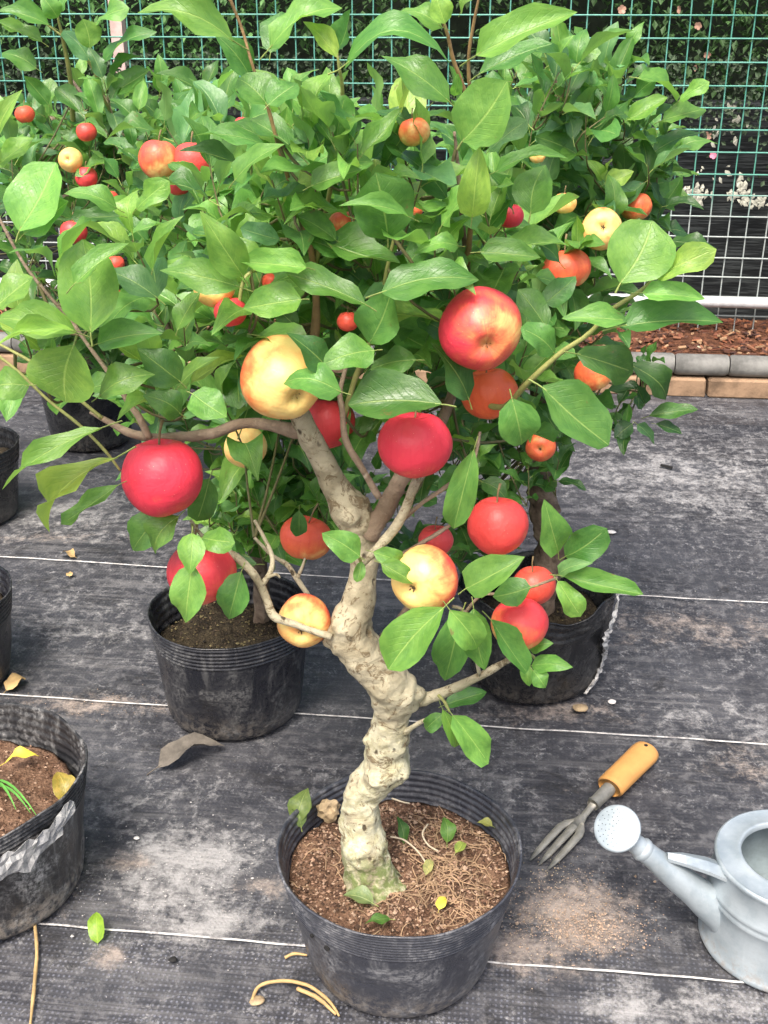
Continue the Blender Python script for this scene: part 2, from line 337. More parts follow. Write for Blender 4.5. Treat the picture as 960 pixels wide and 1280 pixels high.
M = dict(
    fabric=mat_fabric(), stripe=mat_stripe(),
    pot=mat_plastic('black_pot_plastic', .45, (.015, .016, .021), .30), potf=mat_plastic('scuffed_sheen_front_pot_plastic', .62, (.034, .037, .048), .32, (.33, .335, .345)), potb=mat_plastic('shiny_black_pot_plastic', .22, (.011, .012, .014), .24),  # front pot: dust and scratches, plus its grey reflection painted into the paler tint
    potg=mat_plastic('dusty_pot_plastic', .95, (.020, .021, .024), .36, (.36, .36, .355)),
    lip=mat_plastic('pale_sheen_flap_plastic', 1.0, (.24, .245, .25), .25, (.58, .58, .56)),  # pale flap colour, with the whitish sheen of the folded bag painted in
    soil=mat_soil(), soild=mat_soil('dark_soil', (.018, .014, .010), (.06, .048, .030)), soilm=mat_soil('mulch_base', (.05, .022, .014), (.17, .075, .042)),
    bark=mat_bark('pale_bark', (.30, .262, .175), (.48, .43, .305), (.05, .035, .02), .95),
    barkb=mat_bark('brown_bark', (.20, .145, .10), (.34, .26, .19), (.45, .38, .30)),
    barkd=mat_bark('rough_dark_bark', (.085, .060, .042), (.24, .185, .135), (.03, .022, .015)),
    shoot=mat_plain('green_shoot', (.26, .27, .09), .5, .3, 200), shootb=mat_plain('reddish_shoot', (.30, .19, .09), .5, .3, 200),
    twig=mat_plain('thin_twig', (.13, .12, .05), .6, .3, 200), leaf=mat_leaf('leaf_surface', 'obj'), leafs=mat_leaf('leaf_surface_mass', 'attr'),
    petiole=mat_plain('petiole', (.28, .36, .10), .5), apple=mat_apple(), calyx=mat_plain('dry_calyx', (.07, .045, .022), .9, .5, 20), stalk=mat_plain('apple_stalk', (.18, .13, .06), .7),
    galv=mat_galv(), galvd=mat_plain('can_inside', (.20, .25, .27), .6, .2, 60, .2),
    hole=mat_plain('dark_hole', (.015, .015, .015), .9),
    wood=mat_plain('orange_wood', (.62, .32, .10), .45, .12, 40, .12, vs_=12), steel=mat_plain('dull_steel', (.30, .29, .25), .5, .25, 90, .25, .5),
    wire=mat_wire(), net=mat_net(), chip=mat_attr('mulch_chip', .9), hedge=mat_attr('hedge_leaf', .55, transl=.25), crumb=mat_attr('crumb', .95),
    kerb=mat_plain('grey_concrete', (.16, .16, .15), .85, .45, 40, .45, vs_=9), brick=mat_plain('tan_brick', (.22, .145, .09), .9, .6, 50, .5, vs_=9),
    bedwall=mat_plain('bed_earth', (.06, .04, .03), .95, .5, 40, .3), white=mat_plain('white_pipe', (.52, .53, .54), .4, .1, 30, .18),
    post=mat_plain('pinkish_post', (.62, .46, .42), .8, .3, 30, .2), grey=mat_plain('grey_rod', (.30, .32, .34), .5),
    dryleaf=mat_plain('dry_leaf', (.13, .115, .095), .8, .4, 60, .35), straw=mat_plain('dry_straw', (.42, .29, .13), .8, .3, 90, .25), pale=mat_plain('pale_pebble', (.65, .63, .6), .7, .2), wood2=mat_plain('bark_piece', (.33, .25, .15), .9, .8, 70, .4), flower=mat_plain('pink_flower', (.75, .25, .36), .6), flowerw=mat_plain('pale_flower', (.50, .30, .22), .6), petal=mat_plain('white_petal', (.46, .46, .38), .7), yleaf=mat_plain('yellow_leaf', (.62, .50, .06), .6), root=mat_plain('rootlet', (.30, .20, .12), .85, .2, 90, .3))

# ------------------------------------------------------------------ the setting
# ground: one sheet, fine near the camera, coarse to the horizon
def ground():
    xs = [-120, -60, -30, -15, -8, -5, -3.5] + [-2.5 + i*.05 for i in range(101)] + [3.5, 5, 8, 15, 30, 60, 120]
    ys = [-60, -30, -12, -5, -2, -.5] + [.3 + i*.04 for i in range(86)] + [4.2, 5, 7, 10, 20, 40, 80, 160]
    v = []; f = []
    for y in ys:
        for x in xs:
            q = Vector((x, y, 0)); z = 0
            if -2.6 < x < 2.6 and .2 < y < 3.5:
                z = -.0035 + .0035*noise.noise(Vector((x*2.2, (y+x*.11)*9, 3.1))) + .002*noise.noise(Vector((x*9, y*14, 7)))
                z = min(z, 0)
                yr = y + x*math.tan(YAW)
                for (px_, py_, am, wd_) in ((870, 533, .013, .022), (860, 575, .007, .03), (800, 620, .005, .04), (900, 655, .005, .03)):
                    g_ = G(px_, py_); y0_ = g_.y + g_.x*math.tan(YAW) + .03*noise.noise(Vector((x*1.7, py_, 0)))
                    if x > .45: z += am*min(1, (x-.45)*4)*math.exp(-((yr-y0_)/wd_)**2)
            v.append((x, y, z))
    nx = len(xs)
    for j in range(len(ys)-1):
        for i in range(nx-1): f.append((j*nx+i, j*nx+i+1, (j+1)*nx+i+1, (j+1)*nx+i))
    o = obj('ground', mesh('ground', v, f, M['fabric'])); tag(o, kind='structure'); return o
gr = ground()
def stripe(pa, pb, wdt):
    a = G(*pa); b = G(*pb); d = (b-a).normalized(); a = a - d*1.5; b = b + d*1.5; nn = Vector((-d.y, d.x, 0)); L = (b-a).length; k = int(L/.02); mb = MB(); v = []
    for i in range(k+1):
        p = a + d*(L*i/k); wob = .004*noise.noise(Vector((p.x*3, p.y*3, 1))) + .0022*noise.noise(Vector((p.x*14, p.y*14, 8))); ww = wdt*(.75+.5*abs(noise.noise(Vector((p.x*60, p.y*60, 4)))))
        for s in (-1, 0, 1): v.append(p + nn*(wob + s*ww) + Vector((0, 0, .0042 if s == 0 else .0022)))
    f = []
    for i in range(k):
        for s in range(2): f.append((i*3+s, (i+1)*3+s, (i+1)*3+s+1, i*3+s+1))
    o = obj('woven_thread', mesh('woven_thread', v, f, M['stripe']), gr); return o
stripe((0, 697), (960, 755), .0011); stripe((20, 870), (960, 932), .0014); stripe((70, 1158), (880, 1225), .0019)

# frame of the fence line
E_ = Vector((math.cos(YAW), -math.sin(YAW), 0)); NN = Vector((math.sin(YAW), math.cos(YAW), 0)); O_ = G(880, 497)
def S(a, b, z): return O_ + E_*a + NN*b + Vector((0, 0, z))
BEDH = .115
bed = MB(); na, nb = 160, 10; A0, A1 = -6.0, 4.0
v = []; f = []
for j in range(nb+1):
    for i in range(na+1):
        a = lerp(A0, A1, i/na); b = lerp(.10, 1.6, j/nb); q = S(a, b, BEDH); q.z += .018*noise.noise(q*9) + .01*noise.noise(q*25); v.append(q)
for j in range(nb):
    for i in range(na): f.append((j*(na+1)+i, j*(na+1)+i+1, (j+1)*(na+1)+i+1, (j+1)*(na+1)+i))
bedo = obj('planting_bed', mesh('planting_bed', v, f, M['soilm'])); tag(bedo, kind='structure')
core = MB(); core.box(S((A0+A1)/2, .82, .045), (A1-A0, 1.5, .09), -YAW)
obj('bed_core', core.build('bed_core', M['bedwall'], False), bedo)
def attr_mesh(me, cols):
    ca = me.color_attributes.new('tone', 'FLOAT_COLOR', 'CORNER'); buf = []
    for p, c in zip(me.polygons, cols): buf += [*c, 1.0]*p.loop_total
    ca.data.foreach_set('color', buf); return me
def chips():
    mb = MB(); cols = []
    pal = [(.16, .06, .03), (.24, .10, .05), (.10, .045, .03), (.20, .09, .05), (.30, .19, .11), (.07, .035, .025), (.05, .025, .02), (.13, .05, .03)]
    for i in range(4200):
        a = random.uniform(-3.6, 2.0); b = random.uniform(.11, .62); q = S(a, b, BEDH + .006)
        q.z += .018*noise.noise(Vector((q.x, q.y, BEDH))*9)
        Mx = Matrix.Translation(q) @ Matrix.Rotation(random.uniform(0, 6.3), 4, 'Z') @ Matrix.Rotation(random.uniform(-.5, .5), 4, 'X') @ Matrix.Rotation(random.uniform(-.4, .4), 4, 'Y')
        mb.box(None, (random.uniform(.008, .034), random.uniform(.005, .014), random.uniform(.003, .008)), M=Mx)
        c = random.choice(pal) if random.random() < .985 else (.50, .46, .33); k = random.uniform(.8, 1.25); cols += [tuple(x*k for x in c)]*6
    me = mb.build('mulch_chips', M['chip'], False); attr_mesh(me, cols); o = obj('mulch_chips', me, bedo); o['kind'] = 'stuff'
chips()
# kerb of rounded grey edging blocks on a course of tan bricks
kerb = empty('kerb', S(0, 0, 0)); kerb.rotation_euler.z = -YAW; tag(kerb, kind='structure')
def rounded_bar(L, r, seg=10, squash=1.0):
    v = []; f = []
    st = [(-L/2, .86), (-L/2+.006, .97), (-L/2+.014, 1.0), (0, 1.0), (L/2-.014, 1.0), (L/2-.006, .97), (L/2, .86)]
    for (x, k) in st:
        for s in range(seg):
            a = 2*math.pi*s/seg; v.append((x, r*k*math.cos(a), r*k*squash*math.sin(a)))
    for i in range(len(st)-1):
        for s in range(seg): f.append((i*seg+s, i*seg+(s+1)%seg, (i+1)*seg+(s+1)%seg, (i+1)*seg+s))
    f.append(tuple(range(seg))); f.append(tuple((len(st)-1)*seg+s for s in range(seg-1, -1, -1))); return v, f
KL = .178; km = mesh('kerb_block', *rounded_bar(KL-.003, .036, 14), M['kerb'])
def bev_box(dx, dy, dz, bv=.006):
    bm = bmesh.new(); bmesh.ops.create_cube(bm, size=1); bmesh.ops.scale(bm, vec=(dx, dy, dz), verts=bm.verts)
    bmesh.ops.bevel(bm, geom=bm.edges[:], offset=bv, segments=1, affect='EDGES'); me = bpy.data.meshes.new('block'); bm.to_mesh(me); bm.free(); return me
bmeshes = []
for k in range(4):
    me = bev_box(.205, .1, .066, .006); 
    for vv in me.vertices: vv.co += Vector((noise.noise(vv.co*30+Vector((k*9, 0, 0))), noise.noise(vv.co*30+Vector((0, k*7, 0))), noise.noise(vv.co*25+Vector((0, 0, k*5)))))*.004
    me.materials.append(M['brick']); bmeshes.append(me)
x = -5.0; i = 0
while x < 3.0:
    o = obj('kerb_block', km, kerb, (x, .038, .103)); o.rotation_euler = (random.uniform(-.1, .1), random.uniform(-.008, .008), random.uniform(-.012, .012)); x += KL
x = -5.0
while x < 3.0:
    o = obj('brick', random.choice(bmeshes), kerb, (x + random.uniform(-.006, .006), .052 + random.uniform(-.006, .006), .032 + random.uniform(-.003, .001))); o.rotation_euler.z = random.uniform(-.015, .015); x += .213

# wire fence: every wire a part
FB = .43; FH = 1.9
fence = empty('mesh_fence', S(0, FB, 0)); fence.rotation_euler.z = -YAW
tag(fence, 'green coated welded wire mesh fence behind the mulch bed', 'fence')
def wire_mesh(L, r, horiz):
    v = []; f = []; seg = 5; k = 14
    for i in range(k+1):
        t = i/k
        for s in range(seg):
            a = 2*math.pi*s/seg; c, d = r*math.cos(a), r*math.sin(a)
            wob = .002*math.sin(t*37+1.3*i)
            v.append((L*(t-.5), c+wob, d) if horiz else (c+wob*.6, d, L*t))
    for i in range(k):
        for s in range(seg): f.append((i*seg+s, i*seg+(s+1)%seg, (i+1)*seg+(s+1)%seg, (i+1)*seg+s))
    return mesh('wire', v, f, M['wire'])
wv_ = wire_mesh(FH, .0026, False); wh_ = wire_mesh(6.4, .0028, True)
a = -4.3
while a < 2.1:
    o = obj('wire', wv_, fence, (a + random.uniform(-.003, .003), .004, .03)); o.rotation_euler = (0, random.uniform(-.006, .006), random.uniform(0, 6.3)); a += .0665
z = .10
while z < FH:
    o = obj('wire', wh_, fence, (-1.1, -.003, z + random.uniform(-.003, .003))); o.rotation_euler = (0, random.uniform(-.0012, .0012), 0); z += .0715
for a in (-4.3, 2.12):
    mb = MB(); vv, ff = tube([Vector((0, 0, .02)), Vector((0, 0, 1.0)), Vector((0, 0, 2.0))], [.02]*3, 12); mb.add(vv, ff)
    obj('fence_post', mb.build('fence_post', M['grey']), fence, (a, .03, 0))
# white pipe along the foot of the fence
wp = MB(); vv, ff = tube([S(-4.2, FB-.045, .232), S(-1, FB-.045, .236), S(2.0, FB-.045, .232)], [.0195]*3, 14); wp.add(vv, ff)
pipe = obj('plastic_pipe', wp.build('plastic_pipe', M['white'])); tag(pipe, 'long white plastic pipe tied along the foot of the wire fence', 'pipe')
wp = MB()
for a in [x*.8 - 3.6 for x in range(8)]:
    vv, ff = tube([S(a, FB-.045, .10), S(a, FB-.045, .225)], [.008]*2, 8); wp.add(vv, ff)
    obj('pipe_peg', wp.build('pipe_peg', M['white']), pipe); wp = MB()
# dark shade net behind the fence
v = []; f = []; na, nb = 120, 24
for j in range(nb+1):
    for i in range(na+1):
        a = lerp(-5.5, 3.6, i/na); z = lerp(.08, .90, j/nb); b = FB + .16 + .03*noise.noise(Vector((a*1.5, z*1.2, 0))) + .012*noise.noise(Vector((a*2, z*14, 5))); v.append(S(a, b, z))
for j in range(nb):
    for i in range(na): f.append((j*(na+1)+i, j*(na+1)+i+1, (j+1)*(na+1)+i+1, (j+1)*(na+1)+i))
neto = obj('shade_net', mesh('shade_net', v, f, M['net'])); sm = neto.modifiers.new('thick', 'SOLIDIFY'); sm.thickness = .003
tag(neto, 'sagging black shade netting hung behind the green wire fence', 'net')
# hedge behind
def hedge():
    root = empty('hedge', S(-.8, 1.0, 0)); root.rotation_euler.z = -YAW
    tag(root, 'tall dark green hedge with small pink blossoms behind the black netting', 'hedge')
    mb = MB(); cols = []
    for i in range(60000):
        a = random.uniform(-4.6, 3.6); z = random.uniform(.45, 2.1); b = -.22 + abs(random.gauss(0, .22)) + .07*noise.noise(Vector((a*2.5, z*2.5, 1)))
        gap = noise.noise(Vector((a*3.1, z*3.1, 9)))
        if gap < -.22 and random.random() < .7: continue
        L = random.uniform(.020, .046); W = L*.6
        Mx = Matrix.Translation((a, b, z)) @ Matrix.Rotation(random.uniform(0, 6.3), 4, 'Z') @ Matrix.Rotation(random.uniform(-1.2, 1.2), 4, 'X')
        mb.add([Mx @ Vector(q) for q in ((0, 0, 0), (W/2, L*.5, .004), (0, L, 0), (-W/2, L*.5, .004))], [(0, 1, 2, 3)])
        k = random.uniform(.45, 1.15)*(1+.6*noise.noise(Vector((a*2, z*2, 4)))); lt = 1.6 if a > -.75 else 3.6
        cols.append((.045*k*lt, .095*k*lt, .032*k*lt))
    for i in range(16000):
        a = random.uniform(-3.6, 3.4); z = random.uniform(.62, 1.05)
        if noise.noise(Vector((a*3, z*4, 2))) + (z-.80)*2.2 < random.uniform(-.3, .4): continue
        b = -.50 + random.uniform(-.015, .02); L = random.uniform(.010, .026); W = L*.7; an = random.uniform(0, 6.3)
        Mx = Matrix.Translation((a, b, z)) @ Matrix.Rotation(an, 4, 'Y') @ Matrix.Rotation(random.uniform(-.7, .7), 4, 'X')
        mb.add([Mx @ Vector(q) for q in ((0, 0, 0), (W/2, -.004, L*.5), (0, 0, L), (-W/2, -.004, L*.5))], [(0, 1, 2, 3)]); k = random.uniform(.3, 1.3); cols.append((.075*k, .115*k, .065*k))
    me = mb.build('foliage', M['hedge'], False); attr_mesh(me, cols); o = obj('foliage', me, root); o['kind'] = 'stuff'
    mb = MB(); mb.box((-.5, .45, 1.15), (9.0, .35, 2.1)); obj('dark_hedge_core', mb.build('dark_hedge_core', M.setdefault('inner', mat_plain('hedge_depth_shade', (.010, .018, .009), .9, .5, 30, .5)), False), root)  # solid dark box, coloured as the shade deep inside the hedge
    mb = MB()
    for k in range(5):
        c = Vector((0, 0, 0)); an = 2*math.pi*k/5; d = Vector((math.cos(an), -.35, math.sin(an))); s_ = Vector((-math.sin(an), 0, math.cos(an)))
        mb.add([c, c+d*.006+s_*.006, c+d*.012+s_*.0055, c+d*.014, c+d*.012-s_*.0055, c+d*.006-s_*.006], [(0, 1, 2, 3, 4, 5)])
    fm = {q: mb.build('blossom', M[q], False) for q in ('flower', 'flowerw')}
    fo = []
    inv = root.matrix_world
    for (px, py, kd) in ((892, 194, 'flower'), (777, 12, 'flowerw'), (850, 12, 'flowerw'), (873, 32, 'flowerw'), (884, 68, 'flowerw'), (868, 85, 'flowerw'), (884, 170, 'flowerw')):
        r = ray(px, py); oo = Vector((0, 0, CH)); t = (S(0, FB+.10, 0)-oo).dot(NN)/r.dot(NN); w_ = oo + r*t - root.location
        loc = Matrix.Rotation(YAW, 4, 'Z') @ w_
        q = obj('blossom', fm[kd], root, loc); q.rotation_euler = (random.uniform(-.9, .9), random.uniform(0, 6), random.uniform(-.9, .9)); q.scale = (random.uniform(.7, 1.1),)*3
hedge()
# pale dry petals caught on the netting
def petals():
    mb = MB()
    for (cx, cy, n_, sx, sy) in ((866, 243, 46, 18, 9), (926, 236, 16, 5, 13), (945, 254, 26, 12, 7), (905, 244, 10, 40, 8), (893, 165, 8, 30, 26), (925, 150, 8, 20, 30), (880, 215, 8, 40, 14)):
        for i in range(n_):
            px, py = random.gauss(cx, sx*.6), random.gauss(cy, sy*.6); r = ray(px, py); oo = Vector((0, 0, CH)); t = (S(0, FB+.105, 0)-oo).dot(NN)/r.dot(NN); c = oo + r*t
            an = random.gauss(1.5, .6); d = E_*math.cos(an) + Vector((0, 0, 1))*math.sin(an); s_ = d.cross(NN); L = random.uniform(.006, .018)
            mb.add([c-d*L-s_*L*.2, c-d*L*.3+s_*L*.5-NN*.005, c+d*L*.7+s_*L*.4-NN*.004, c+d*L, c+d*L*.3-s_*L*.45-NN*.004], [(0, 1, 2, 3, 4)])
    o = obj('dry_petals', mb.build('dry_petals', M['petal'], False)); tag(o, 'scattered pale dry petals caught on the black netting', 'petals', kind='stuff')
petals()
# pinkish post beyond the fence
pb = P(148, 40, 4.55); mb = MB(); mb.box((pb.x, pb.y, 1.0), (.045, .045, 2.0), -YAW)
o = obj('concrete_post', mb.build('concrete_post', M['post'], False)); tag(o, 'pinkish upright post standing just beyond the wire fence', 'post')
mb = MB(); vv, ff = tube([P(448, 68, 3.85), P(480, 122, 3.65), P(500, 160, 3.55)], [.008]*3, 8); mb.add(vv, ff)

# ------------------------------------------------------------------ pots
def soil_disc(c, r, h, name, label, mat, crumbs, bumpy=.008, seed=0, cat='soil'):
    v = [Vector((c.x, c.y, h))]; f = []; seg = 56; rings = 22
    def zz(x, y): return h + bumpy*(1.3*noise.noise(Vector((x*16, y*16, seed))) + .7*noise.noise(Vector((x*45, y*45, seed+3))) + .35*noise.noise(Vector((x*110, y*110, seed+5)))) - .01*((x-c.x)**2+(y-c.y)**2)/(r*r)
    for j in range(1, rings+1):
        for k in range(seg):
            a = 2*math.pi*k/seg; x = c.x+r*j/rings*math.cos(a); y = c.y+r*j/rings*math.sin(a); v.append(Vector((x, y, zz(x, y))))
    for k in range(seg): f.append((0, 1+k, 1+(k+1) % seg))
    for j in range(rings-1):
        for k in range(seg): f.append((1+j*seg+k, 1+(j+1)*seg+k, 1+(j+1)*seg+(k+1) % seg, 1+j*seg+(k+1) % seg))
    # a plug below so that the soil has a body
    n0 = len(v); v += [Vector((c.x+(q.x-c.x)*.62, c.y+(q.y-c.y)*.62, h-.05)) for q in v[1+(rings-1)*seg:1+rings*seg]]
    for k in range(seg): f.append((1+(rings-1)*seg+k, n0+k, n0+(k+1) % seg, 1+(rings-1)*seg+(k+1) % seg))
    o = obj(name, mesh(name, v, f, mat)); tag(o, label, cat, kind='stuff')
    mb = MB(); cols = []
    base = [(.15, .085, .055), (.25, .16, .11), (.08, .045, .03), (.34, .24, .17), (.05, .03, .02)] if mat is M['soil'] else [(.03, .022, .016), (.07, .05, .03), (.015, .012, .01), (.12, .10, .05)]
    for i in range(crumbs):
        a = random.uniform(0, 6.3); q = r*.97*math.sqrt(random.random()); x = c.x+q*math.cos(a); y = c.y+q*math.sin(a)
        s_ = random.uniform(.0012, .0042)*(1.6 if random.random() < .06 else 1); z = zz(x, y)+s_*.4
        s_ *= .62; rr = [random.uniform(.5, 1.4)*s_ for _ in range(6)]
        mb.add([(x-rr[0], y, z), (x+rr[1], y, z), (x, y-rr[2], z), (x, y+rr[3], z), (x, y, z-rr[4]), (x, y, z+rr[5])], [(0, 2, 5), (2, 1, 5), (1, 3, 5), (3, 0, 5), (2, 0, 4), (1, 2, 4), (3, 1, 4), (0, 3, 4)])
        cc = random.choice(base); k = random.uniform(.8, 1.3); cols += [tuple(t*k for t in cc)]*8
    if crumbs:
        me = mb.build('crumbs', M['crumb'], False); attr_mesh(me, cols); q = obj('crumbs', me, o); q['kind'] = 'stuff'
    return zz
def pot(c, rb, rt, h, label, mat, wob=.012, seed=0, ribs=9, group=None, soil_h=None, lean=None, rimwave=.003, lipmat=None):
    root = empty('plant_pot', (c.x, c.y, 0)); tag(root, label, 'plant pot', group)
    soil_h = soil_h or h-.04
    def wf(a, r, z):
        t = z/h; ca, sa = math.cos(a), math.sin(a)
        k = 1 + wob*(.6+.8*t)*(noise.noise(Vector((ca*1.3+seed, sa*1.3, t*1.1)))*1.6 + .5*noise.noise(Vector((ca*3+seed, sa*3, t*4))))
        zz = z + (rimwave*noise.noise(Vector((ca*2+seed, sa*2, 7)))*2.2*max(0, t)**3)
        if lean: zz += lean(a)*max(0, t)**3
        return r*k, zz
    R_ = lambda z: lerp(rb, rt, (z/h)**.85)
    prof = [(.001, .004), (rb*.5, .003), (rb*.93, .002), (rb*.985, .006), (R_(.012), .014)]
    z = .014; top = h*.72
    while z < top: z += h*.05; prof.append((R_(z), z))
    k = 0; n_ = ribs*6; z0 = prof[-1][1]
    for i in range(1, n_+1):
        z = lerp(z0, h-.004, i/n_); ph = i % 6; prof.append((R_(z) + (.0016 if ph in (2, 3, 4) else -.0004), z))
    outer = prof
    lip = [(R_(h)+.0022, h-.002), (R_(h)+.0015, h), (R_(h)-.0008, h-.0005)]
    v, f = lathe(outer + lip, 72, wf); wall = mesh('pot_wall', v, f, mat)
    obj('pot_wall', wall, root)
    inn = [(R_(h)-.0010, h-.0005)]
    for i in range(1, n_+1):
        z = lerp(h-.002, soil_h-.05, i/n_); ph = i % 6; inn.append((R_(max(z, 0)) - .0030 + (.0014 if ph in (2, 3, 4) else 0), z))
    v, f = lathe(inn, 72, wf); obj('pot_lining', mesh('pot_lining', v, f, lipmat or mat), root)
    return root
# front pot
PC = Vector((.02, 1.168, 0)); PH = .19
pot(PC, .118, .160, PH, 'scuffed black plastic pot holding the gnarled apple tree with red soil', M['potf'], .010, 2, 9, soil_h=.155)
fp = [o for o in COL.objects if o.name.startswith('plant_pot')][0]
for (an, zz_, rr_) in ((232, .128, .0036), (222, .131, .0026)):
    a_ = R(an); rd_ = Vector((math.cos(a_), math.sin(a_), 0)); q_ = Vector((PC.x, PC.y, zz_)) + rd_*(lerp(.118, .160, (zz_/PH)**.85)*1.0)
    vv, ff = tube([q_-rd_*.002, q_+rd_*.0022], [rr_, rr_], 12); child('drain_hole', mesh('drain_hole', vv, ff, M['hole'], False), fp)
fz = soil_disc(PC, .1485, .152, 'potting_soil', 'crumbly red brown soil in the pot of the gnarled tree', M['soil'], 5200, .009, 1)
# pot B
BC = Vector((-.279, 1.773, 0))
pot(BC, .121, .146, .212, 'round black pot with a ribbed rim beside the long grey dry leaf', M['pot'], .012, 5, 6, soil_h=.16)
soil_disc(BC, .132, .155, 'potting_soil', 'damp dark mossy soil in the pot beside the long grey dry leaf', M['soild'], 900, .010, 4)
# pot C: collapsed bag
CC = Vector((.292, 1.885, 0))
pot(CC, .120, .146, .200, 'crumpled shiny black grow bag with a pale torn edge under the right hand tree', M['potb'], .085, 9, 3, soil_h=.16, rimwave=.012)
soil_disc(CC, .124, .145, 'potting_soil', 'dark rooty soil inside the crumpled shiny grow bag', M['soild'], 500, .012, 8)
# pot D
DC = Vector((-.885, 3.19, 0))
pot(DC, .115, .140, .225, 'small black pot far back near the kerb behind the left branches', M['potb'], .012, 14, 4)
soil_disc(DC, .132, .18, 'potting_soil', 'dark soil in the small far pot near the kerb', M['soild'], 0, .01, 9)
# left edge pots
LC = Vector((-.606, 1.312, 0))
pot(LC, .150, .168, .20, 'dusty crumpled grow bag with a torn pale rim and weeds in its soil', M['potg'], .035, 21, 7, soil_h=.155, rimwave=.010, lean=lambda a: -.030*max(0, math.sin(-a-.6)))
lz = soil_disc(LC, .151, .150, 'potting_soil', 'brown soil with yellow leaves in the dusty crumpled grow bag', M['soil'], 900, .012, 12)
L2 = Vector((-.862, 1.862, 0))
pot(L2, .125, .152, .190, 'matt black pot standing between the dusty grow bag and the tall narrow black pot', M['pot'], .012, 31, 6)
soil_disc(L2, .138, .15, 'potting_soil', 'dark soil in the matt black pot behind the dusty grow bag', M['soild'], 0, .01, 15)
L3 = Vector((-1.06, 2.635, 0))
pot(L3, .110, .135, .200, 'tall narrow black pot standing alone on the grey ground cloth', M['potb'], .012, 41, 4)
soil_disc(L3, .124, .16, 'potting_soil', 'dark soil in the tall narrow black pot', M['soild'], 0, .01, 17)

# ------------------------------------------------------------------ leaves
def leaf_geo(arch, fold, wave, twist, ov, seed, nx=4, ny=8, bend=0.0, pet=.16):
    v = []; f = []; uv = []; mi = []
    rnd = random.Random(seed); ph = rnd.uniform(0, 6)
    for j in range(ny+1):
        t = j/ny; tt = t
        te = .56 if seed in (0, 2, 7, 11) else .74+.5*ov*(1 if seed % 3 else .55); wd = (tt**ov)*((1-tt)**te); wd /= ((ov/(ov+te))**ov)*((te/(ov+te))**te)
        if j == ny: wd = 0.02
        if j == 0: wd = 0.05
        cx = bend*math.sin(math.pi*t)
        for i in range(nx+1):
            u = i/nx*2-1; x = u*.5*wd
            z = arch*4*t*(1-t) + fold*abs(u)*wd*.22 + wave*math.sin(t*9+ph+(2.1 if u > 0 else 0))*abs(u)**1.5*.05*wd + twist*u*wd*(t-.4)*.25
            y = t + .012*math.sin(t*21+ph)*abs(u)
            v.append((x+cx, y, z)); uv.append((.5+u*.5, t))
    for j in range(ny):
        for i in range(nx):
            a = j*(nx+1)+i; f.append((a, a+1, a+nx+2, a+nx+1)); mi.append(0)
    if pet:
        n0 = len(v); r = .010
        for (y, z, k) in ((-pet, -.35*pet, 1.2), (-pet*.4, -.1*pet, 1.0), (.06, .004+arch*.2, .7)):
            for (dx, dz) in ((-1, -.6), (1, -.6), (0, 1)): v.append((dx*r*1.8*k, y, z+dz*r*k)); uv.append((.1, .0))
        for j in range(2):
            for s in range(3): a = n0+j*3+s; b = n0+j*3+(s+1) % 3; f.append((a, b, b+3, a+3)); mi.append(1)
    return v, f, uv, mi
LEAFV = []
for k in range(14):
    rr = random.Random(k+50)
    arch = [.05, .12, .02, .20, .08, .28, -.04, .10, .15, .05, .22, .0, .13, .07][k]
    LEAFV.append(leaf_geo(arch, rr.uniform(.1, .75), rr.uniform(1.0, 2.6), rr.uniform(-1.0, 1.0), rr.uniform(.52, .72), k, bend=rr.uniform(-.07, .07)))
ARCH = leaf_geo(.42, .35, .8, .2, .6, 99)
def leaf_mesh(g, name='leaf'):
    v, f, uv, mi = g; me = mesh(name, v, f, [M['leaf'], M['petiole']], True, mi); ul = me.uv_layers.new(name='UVMap')
    for l in me.loops: ul.data[l.index].uv = uv[l.vertex_index]
    return me
LEAFM = [leaf_mesh(g) for g in LEAFV]; ARCHM = leaf_mesh(ARCH)
LEAFV.append(ARCH); LEAFM.append(ARCHM)
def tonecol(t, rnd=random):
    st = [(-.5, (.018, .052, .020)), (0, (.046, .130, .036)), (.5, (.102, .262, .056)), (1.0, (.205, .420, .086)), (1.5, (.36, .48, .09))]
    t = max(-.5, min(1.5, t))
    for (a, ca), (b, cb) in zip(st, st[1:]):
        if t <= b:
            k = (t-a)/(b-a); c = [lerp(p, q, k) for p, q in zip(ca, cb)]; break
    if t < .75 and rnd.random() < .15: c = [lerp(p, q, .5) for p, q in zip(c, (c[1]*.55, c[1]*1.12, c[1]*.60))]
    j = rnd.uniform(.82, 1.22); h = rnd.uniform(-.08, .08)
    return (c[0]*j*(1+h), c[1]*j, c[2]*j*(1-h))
def leaf_matrix(b, t, width, nrm):
    y = t-b; L = y.length; y.normalize(); x = y.cross(nrm)
    if x.length < 1e-4: x = Vector((1, 0, 0))
    x.normalize(); z = x.cross(y)
    m = Matrix((x*width, y*L, z*L)).transposed().to_4x4(); m.translation = b; return m
